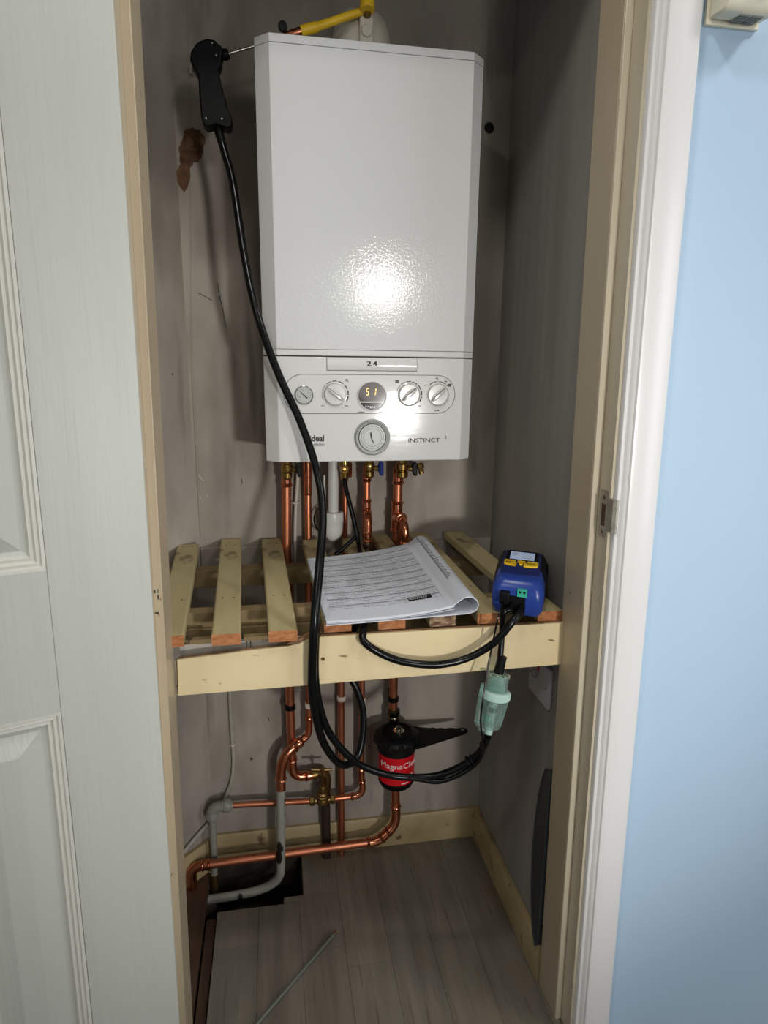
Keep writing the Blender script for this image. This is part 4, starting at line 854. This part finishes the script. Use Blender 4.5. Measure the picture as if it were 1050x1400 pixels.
# ------------------------------------------------------------------ gas analyser
an = thing('gas_analyser', 'dark blue handheld gas analyser with yellow keys, lying on the slats', 'gas analyser', (.262, -.425, .84))
aa = math.radians(-25); AC = Vector((.268, -.392, 0)); AK = 1.17
def AP(u, v, w):   # u right, v toward the back, w up
    u, v, w = u*AK, v*AK, w*AK; c, s_ = math.cos(aa), math.sin(aa); x = AC.x+u*c-v*s_; y = AC.y+u*s_+v*c; return (x, y, zt(y)+.0012+w)
def axf(v): return AP(v[0], v[1], v[2])
def rrect(hw, v0, v1, r, n=5):
    pts = []
    for cx_, cy_, a0 in ((hw-r, v0+r, -90), (hw-r, v1-r, 0), (-hw+r, v1-r, 90), (-hw+r, v0+r, 180)):
        for i in range(n+1): t = math.radians(a0+90*i/n); pts.append((cx_+r*math.cos(t), cy_+r*math.sin(t)))
    return pts
def body_stack(levels):
    mb = MB(); rings = []
    for hw, v0, v1, r, w, tilt in levels: rings.append([AP(p[0], p[1], w) for p in rrect(hw, v0, v1, r)])
    n = len(rings[0]); vs = [p for r_ in rings for p in r_]
    fs = [(j*n+i, j*n+(i+1) % n, (j+1)*n+(i+1) % n, (j+1)*n+i) for j in range(len(rings)-1) for i in range(n)]+[tuple(range(n))[::-1], tuple(range((len(rings)-1)*n, len(rings)*n))]
    return mb.add(vs, fs)
obj('case', body_stack([(.034, -.066, .064, .010, 0, 0), (.0385, -.070, .068, .012, .008, 0), (.0395, -.071, .069, .012, .026, 0), (.0385, -.070, .068, .013, .040, 0), (.034, -.064, .064, .014, .051, 0), (.0305, -.056, .060, .012, .0545, 0)]), M['blue_pl'], an, sharp=.9)
obj('rubber_boot', body_stack([(.0350, -.030, .066, .010, -.0005, 0), (.0400, -.035, .0705, .012, .006, 0), (.0408, -.037, .0712, .013, .030, 0), (.0392, -.034, .070, .013, .043, 0), (.0340, -.028, .066, .013, .0528, 0), (.030, -.024, .061, .012, .0555, 0)]), M['dk_rub'], an, sharp=.9)
obj('face_plate', body_stack([(.0300, -.046, .058, .010, .050, 0), (.0300, -.046, .058, .010, .0560, 0), (.0290, -.045, .057, .009, .0566, 0)]), M['navy'], an, sharp=.6)
obj('screen_bezel', MB().box(-.0255, .0255, .010, .052, .0560, .0575).xf(axf), M['blk'], an)
obj('screen', MB().box(-.0195, .0195, .014, .047, .0570, .0580).xf(axf), M['lcd'], an)
mb = MB()
for i, (u0, u1, v) in enumerate(((-.016, -.009, .041), (-.016, -.004, .036), (-.016, -.011, .028), (.001, .016, .020), (.004, .017, .027), (.006, .014, .041))): mb.box(u0, u1, v, v+.002, .0580, .0582)
obj('screen_readout', mb.xf(axf), M['dial'], an)
mb = MB()
def key(p): mb.prism(p, lambda u, v, w: AP(u, v, w), .0560, .0588)
key([(-.0270, -.001), (-.0255, .006), (-.0095, .006), (-.0115, .0005), (-.0075, -.002), (-.0070, -.0095), (-.0090, -.0150), (-.0190, -.0145), (-.0262, -.0110)])
key([(-.0062, .006), (.0062, .006), (.0062, .001), (.0030, -.003), (.0022, -.0095), (-.0022, -.0095), (-.0030, -.003), (-.0062, .001)])
key([(.0095, .006), (.0255, .006), (.0270, -.001), (.0262, -.0110), (.0190, -.0145), (.0045, -.0150), (.0040, -.0095), (.0060, -.003), (.0105, .0005)])
obj('yellow_keys', mb, M['yellow'], an)['label'] = 'yellow keypad shapes'
mb = MB()
for u in (-.0225, -.0175, -.0125, .0100, .0150, .0200): mb.box(u-.0018, u+.0018, -.0062, -.0035, .0588, .0590)
for u in (-.014, -.008, .004, .010): mb.box(u-.002, u+.002, -.0205, -.0195, .0567, .0569)
obj('key_print', mb.xf(axf), M['blk_matt'], an)
for i in range(5): obj('grip_rib', MB().tube([AP(.0395, -.018+i*.015, .044), AP(.0405, -.014+i*.015, .034), AP(.0400, -.012+i*.015, .024)], .0022, 8), M['dk_rub'], an)
obj('port_recess', MB().box(-.022, .012, -.0722, -.068, .002, .031).xf(axf), M['blk'], an)
obj('green_socket', MB().box(.000, .014, -.0735, -.068, .0315, .0430).xf(axf), M['green_s'], an)
obj('socket_holes', MB().box(.002, .0055, -.0738, -.071, .037, .0405).box(.0085, .012, -.0738, -.071, .037, .0405).xf(axf), M['blk_matt'], an)
obj('power_plug', MB().box(-.026, -.011, -.0815, -.068, .020, .0380).xf(axf), M['blk'], an, bevel=.002)
for u in (-.0080, .0075): obj('hose_port', MB().tube([AP(u, -.068, .018), AP(u, -.082, .014)], .0060, 14), M['blk'], an)

# ------------------------------------------------------------------ hoses
HR = .0070
h1 = thing('rubber_hose', 'long black hose from the probe grip, looping under the shelf and up to the analyser', 'hose', (-.12, -.47, .54), 'black rubber hoses')
pp = [(-.266,-.199,1.668),(-.2625,-.200,1.655),(-.2545,-.205,1.625),(-.242,-.220,1.574),(-.225,-.260,1.446),(-.205,-.298,1.345),(-.172,-.315,1.246),(-.136,-.330,1.164),(-.110,-.350,1.082),(-.102,-.390,1.011),(-.112,-.442,.933),(-.1245,-.4835,.847),(-.130,-.4850,.742),(-.124,-.482,.671),(-.107,-.462,.601),(-.075,-.442,.548),(-.043,-.424,.554),(-.031,-.405,.617),(-.043,-.395,.672),(-.060,-.388,.705),(-.062,-.384,.74),(-.050,-.380,.775),(-.038,-.395,.805),(-.0355,-.430,.8185),(-.040,-.462,.8170),(-.043,-.478,.807),(-.030,-.486,.795),(.000,-.489,.777),(.036,-.489,.764),(.088,-.489,.757),(.140,-.489,.766),(.185,-.494,.794),(.214,-.496,.830)]
q_ = AP(.0075, -.083, .0135); pp.append(q_)
RRr = [HR*1.0]*10+[HR*1.12]*3+[HR]*3+[HR*.95]*(len(pp)-16)
obj('hose', MB().tube(pp, RRr, 14, 7), M['rubber'], h1)
obj('strain_relief', MB().tube([(-.2665,-.199,1.672),(-.259,-.201,1.643)], [.0085, .0075], 14), M['blk'], h1)
h2 = thing('rubber_hose', 'black hose swinging from the shelf beam in front of the filter to the clear trap', 'hose', (0, -.46, .51), 'black rubber hoses')
tb = Vector((.1805, -.499, .612))
pp = [(-.1195,-.4700,.842),(-.1225,-.4700,.80),(-.1235,-.4700,.74),(-.1170,-.4690,.685),(-.1000,-.4645,.629),(-.067,-.462,.579),(-.033,-.456,.547),(.022,-.452,.521),(.089,-.458,.517),(.134,-.468,.536),(.163,-.478,.563),(.175,-.490,.590),tuple(tb+Vector((-.001,0,.004)))]
obj('hose', MB().tube(pp, .0066, 14, 7), M['rubber'], h2)
obj('second_strand', MB().tube([(.030,-.4525,.5205),(.065,-.4590,.5150),(.100,-.4670,.5115),(.138,-.474,.527),(.166,-.482,.553),(.1735,-.494,.585),(.168,-.501,.605)], [.0045]*7, 12, 6), M['rubber'], h2)
mb = MB()
for p in ((.154, -.474, .554), (.160, -.478, .559)): mb.lathe([(.0088, -.0012), (.0098, 0), (.0088, .0012)], p, (.75, -.3, .7), seg=16)
obj('cable_tie', mb, M['blk'], h2)
h3 = thing('rubber_hose', 'short straight black hose from the analyser down to the clear trap', 'hose', (.205, -.495, .74), 'black rubber hoses')
q0 = AP(-.0080, -.083, .0135); tt_ = Vector((.1975, -.491, .742))
obj('hose', MB().tube([q0, (.2045, -.480, .842), (.2058, -.474, .806), (.203, -.480, .774), tuple(tt_)], .0056, 12, 5), M['rubber'], h3)
obj('connector', MB().tube([(.2020, -.4915, .765), (.1965, -.491, .735)], [.0080, .0090], 16), M['blk'], h3)
w3 = obj('sensor_wire', MB().tube([AP(-.0185, -.081, .024), (.1865, -.505, .850), (.180, -.5035, .808), (.174, -.504, .768), (.158, -.527, .712), (.1540, -.530, .670), (.160, -.527, .630), (.167, -.508, .600), (.169, -.498, .575), (.162, -.492, .558)], .0016, 8, 6), M['rubber'], None, label='thin black wire from the analyser looping past the clear trap', cat='wire')
# ------------------------------------------------------------------ water trap
wt = thing('water_trap', 'clear sea-green plastic water trap hanging below the shelf beam', 'water trap', (.19, -.495, .61))
top = Vector((.1970, -.4915, .733)); bot = Vector((.1810, -.4990, .628)); ax = (bot-top).normalized(); Lt = (bot-top).length
obj('bowl', MB().lathe([(.0245, .044), (.0240, .047), (.0195, .085), (.0180, .098), (.0150, .1000), (.0135, .0985), (.0165, .094), (.0180, .084), (.0222, .047)], top, ax, seg=36, caps=False), M['teal'], wt, sharp=.8)
mb = MB()
a_ = ax.orthogonal().normalized(); b_ = ax.cross(a_)
for i in range(12):
    t = 2*math.pi*i/12; d = a_*math.cos(t)+b_*math.sin(t); mb.tube([top+ax*.050+d*.0240, top+ax*.092+d*.0190], .0016, 8)
obj('rib', mb, M['teal'], wt)
obj('collar', MB().lathe([(.0235, .030), (.0268, .032), (.0268, .043), (.0235, .045)], top, ax, seg=40), M['teal_s'], wt, sharp=.5)
mb = MB()
for i in range(56):
    t = 2*math.pi*i/56; d = a_*math.cos(t)+b_*math.sin(t); mb.tube([top+ax*.034+d*.0267, top+ax*.041+d*.0267], .0006, 5)
obj('knurling', mb, M['teal_s'], wt)
obj('head', MB().lathe([(.0175, 0), (.0205, .001), (.0205, .006), (.0175, .008), (.0195, .010), (.0195, .029), (.0165, .030), (.0165, .012), (.0150, .004)], top, ax, seg=36, caps=False), M['teal'], wt, sharp=.5)
obj('head_core', MB().lathe([(.007, .002), (.010, .008), (.0140, .016), (.0140, .030), (.008, .034)], top, ax, seg=20), M['teal'], wt)
obj('filter_core', MB().lathe([(.006, .034), (.0090, .038), (.0086, .066), (.0070, .078), (.0060, .092)], top, ax, seg=20), M['white_pl'], wt)
obj('float', MB().box(-.006, .006, -.005, .005, -.006, .006).xf(lambda v: tuple(top+ax*(.084+v[2])+a_*(.004+v[0])+b_*(.006+v[1]))), M['green_s'], wt, bevel=.001)
obj('filter_cap', MB().lathe([(.0092, .062), (.0095, .064), (.0095, .069), (.0088, .071)], top, ax, seg=20), M['dk_grey'], wt)
side = Vector((-1, -.1, 0)); side = (side-ax*side.dot(ax)).normalized()
obj('side_tube', MB().tube([top+ax*.020+side*.0255, top+ax*.060+side*.0265, top+ax*.092+side*.0250], [.0050, .0055, .0060], 14), M['teal'], wt)
obj('side_arm', MB().tube([top+ax*.090+side*.010, top+ax*.094+side*.026], .006, 12), M['teal'], wt)
obj('outlet', MB().tube([top+ax*.096, top+ax*.112], [.0075, .0070], 16), M['teal_s'], wt)
obj('outlet', MB().tube([top+ax*.094+side*.013, top+ax*.106+side*.014], [.0075, .0068], 16), M['teal'], wt)

# ------------------------------------------------------------------ switched spur on the right wall
sw_ = thing('switched_spur', 'white square switch plate low on the right wall under the shelf', 'switch', (.342, -.35, .60))
obj('plate', MB().box(.336, .345, -.402, -.302, .598, .684), M['socket'], sw_, bevel=.003)
obj('rocker', MB().prism([(0, 0), (-.004, .002), (-.0015, .020), (0, .022)], lambda u, v, w: (.336+u, w, .640+v), -.345, -.328), M['socket'], sw_)
obj('red_flag', MB().box(.3345, .3362, -.352, -.344, .658, .668), M['red'], sw_)
obj('fuse_carrier', MB().box(.3350, .3362, -.336, -.320, .636, .650), M['slot'], sw_)
for (y, z) in ((-.312, .640), (-.389, .640)): obj('screw', MB().lathe([(.0026, 0), (.0022, .001)], (.336, y, z), (-1, 0, 0), seg=10), M['slot'], sw_)
# dark oval tray leaning on the right wall
tr = thing('round_tray', 'dark slate grey round edged panel leaning on the right cupboard wall', 'tray', (.338, -.50, .087))
def ell(r_y, r_z, n=48): return [(-.575+r_y*math.cos(2*math.pi*i/n), .295+r_z*math.sin(2*math.pi*i/n)) for i in range(n)]
def clipy(p): return [(max(q[0], -.4545+.0), q[1]) if q[0] < -.4545 else q for q in p]
prof = [(-.4535-(0), .100)]+[(-.4535+.050*max(0, 1-((z-.295)/.215)**2)**.55, z) for z in [.085+.0185*i for i in range(23)]]+[(-.4535, .505)]
obj('panel', MB().prism(prof, lambda u, v, w: (w, u, v), .326, .3435), M['dk_grey'], tr, bevel=.002)
obj('rim', MB().tube([(.327, a, b2) for a, b2 in prof[1:-1]], .0032, 10), M['dk_grey'], tr)
# loose rod on the floor
rd = thing('metal_rod', 'thin grey rod lying loose on the laminate floor', 'rod', (-.16, -.36, 0))
obj('shaft', MB().tube([(-.0765, -.2700, .0042), (-.290, -.500, .0042)], .0036, 12), M['rod'], rd)
obj('tip', MB().tube([(-.0780, -.2716, .0042), (-.0735, -.2665, .0042)], .0040, 12), M['rust'], rd)
# ------------------------------------------------------------------ thermostat
th = thing('room_thermostat', 'cream plastic room thermostat with a dial and vents on the blue wall', 'thermostat', (.455, -.58, 1.717))
obj('back_plate', MB().box(.4105, .4915, -.5765, -.5705, 1.7170, 1.80), M['cream_pl'], th, bevel=.001)
obj('cover', MB().prism([(-.577, 1.7230), (-.6055, 1.7200), (-.6090, 1.7240), (-.6130, 1.735), (-.6130, 1.79), (-.610, 1.80), (-.577, 1.80)], lambda u, v, w: (w, u, v), .4145, .4900), M['cream_pl'], th, bevel=.003)
obj('dial', MB().lathe([(.0200, 0), (.0195, .006), (.0165, .0075), (.0150, .0045), (.001, .0045)], (.4620, -.612, 1.7560), (0, -1, 0), seg=36), M['cream_pl'], th)
mb = MB()
for i in range(6):
    for (x0, x1) in ((.444, .460), (.4625, .4785)): mb.box(x0, x1, -.6015+i*.0042, -.5999+i*.0042, 1.7190+i*.00042*.6-.0, 1.7212+i*.0004)
obj('vent_slots', mb, M['vent'], th)
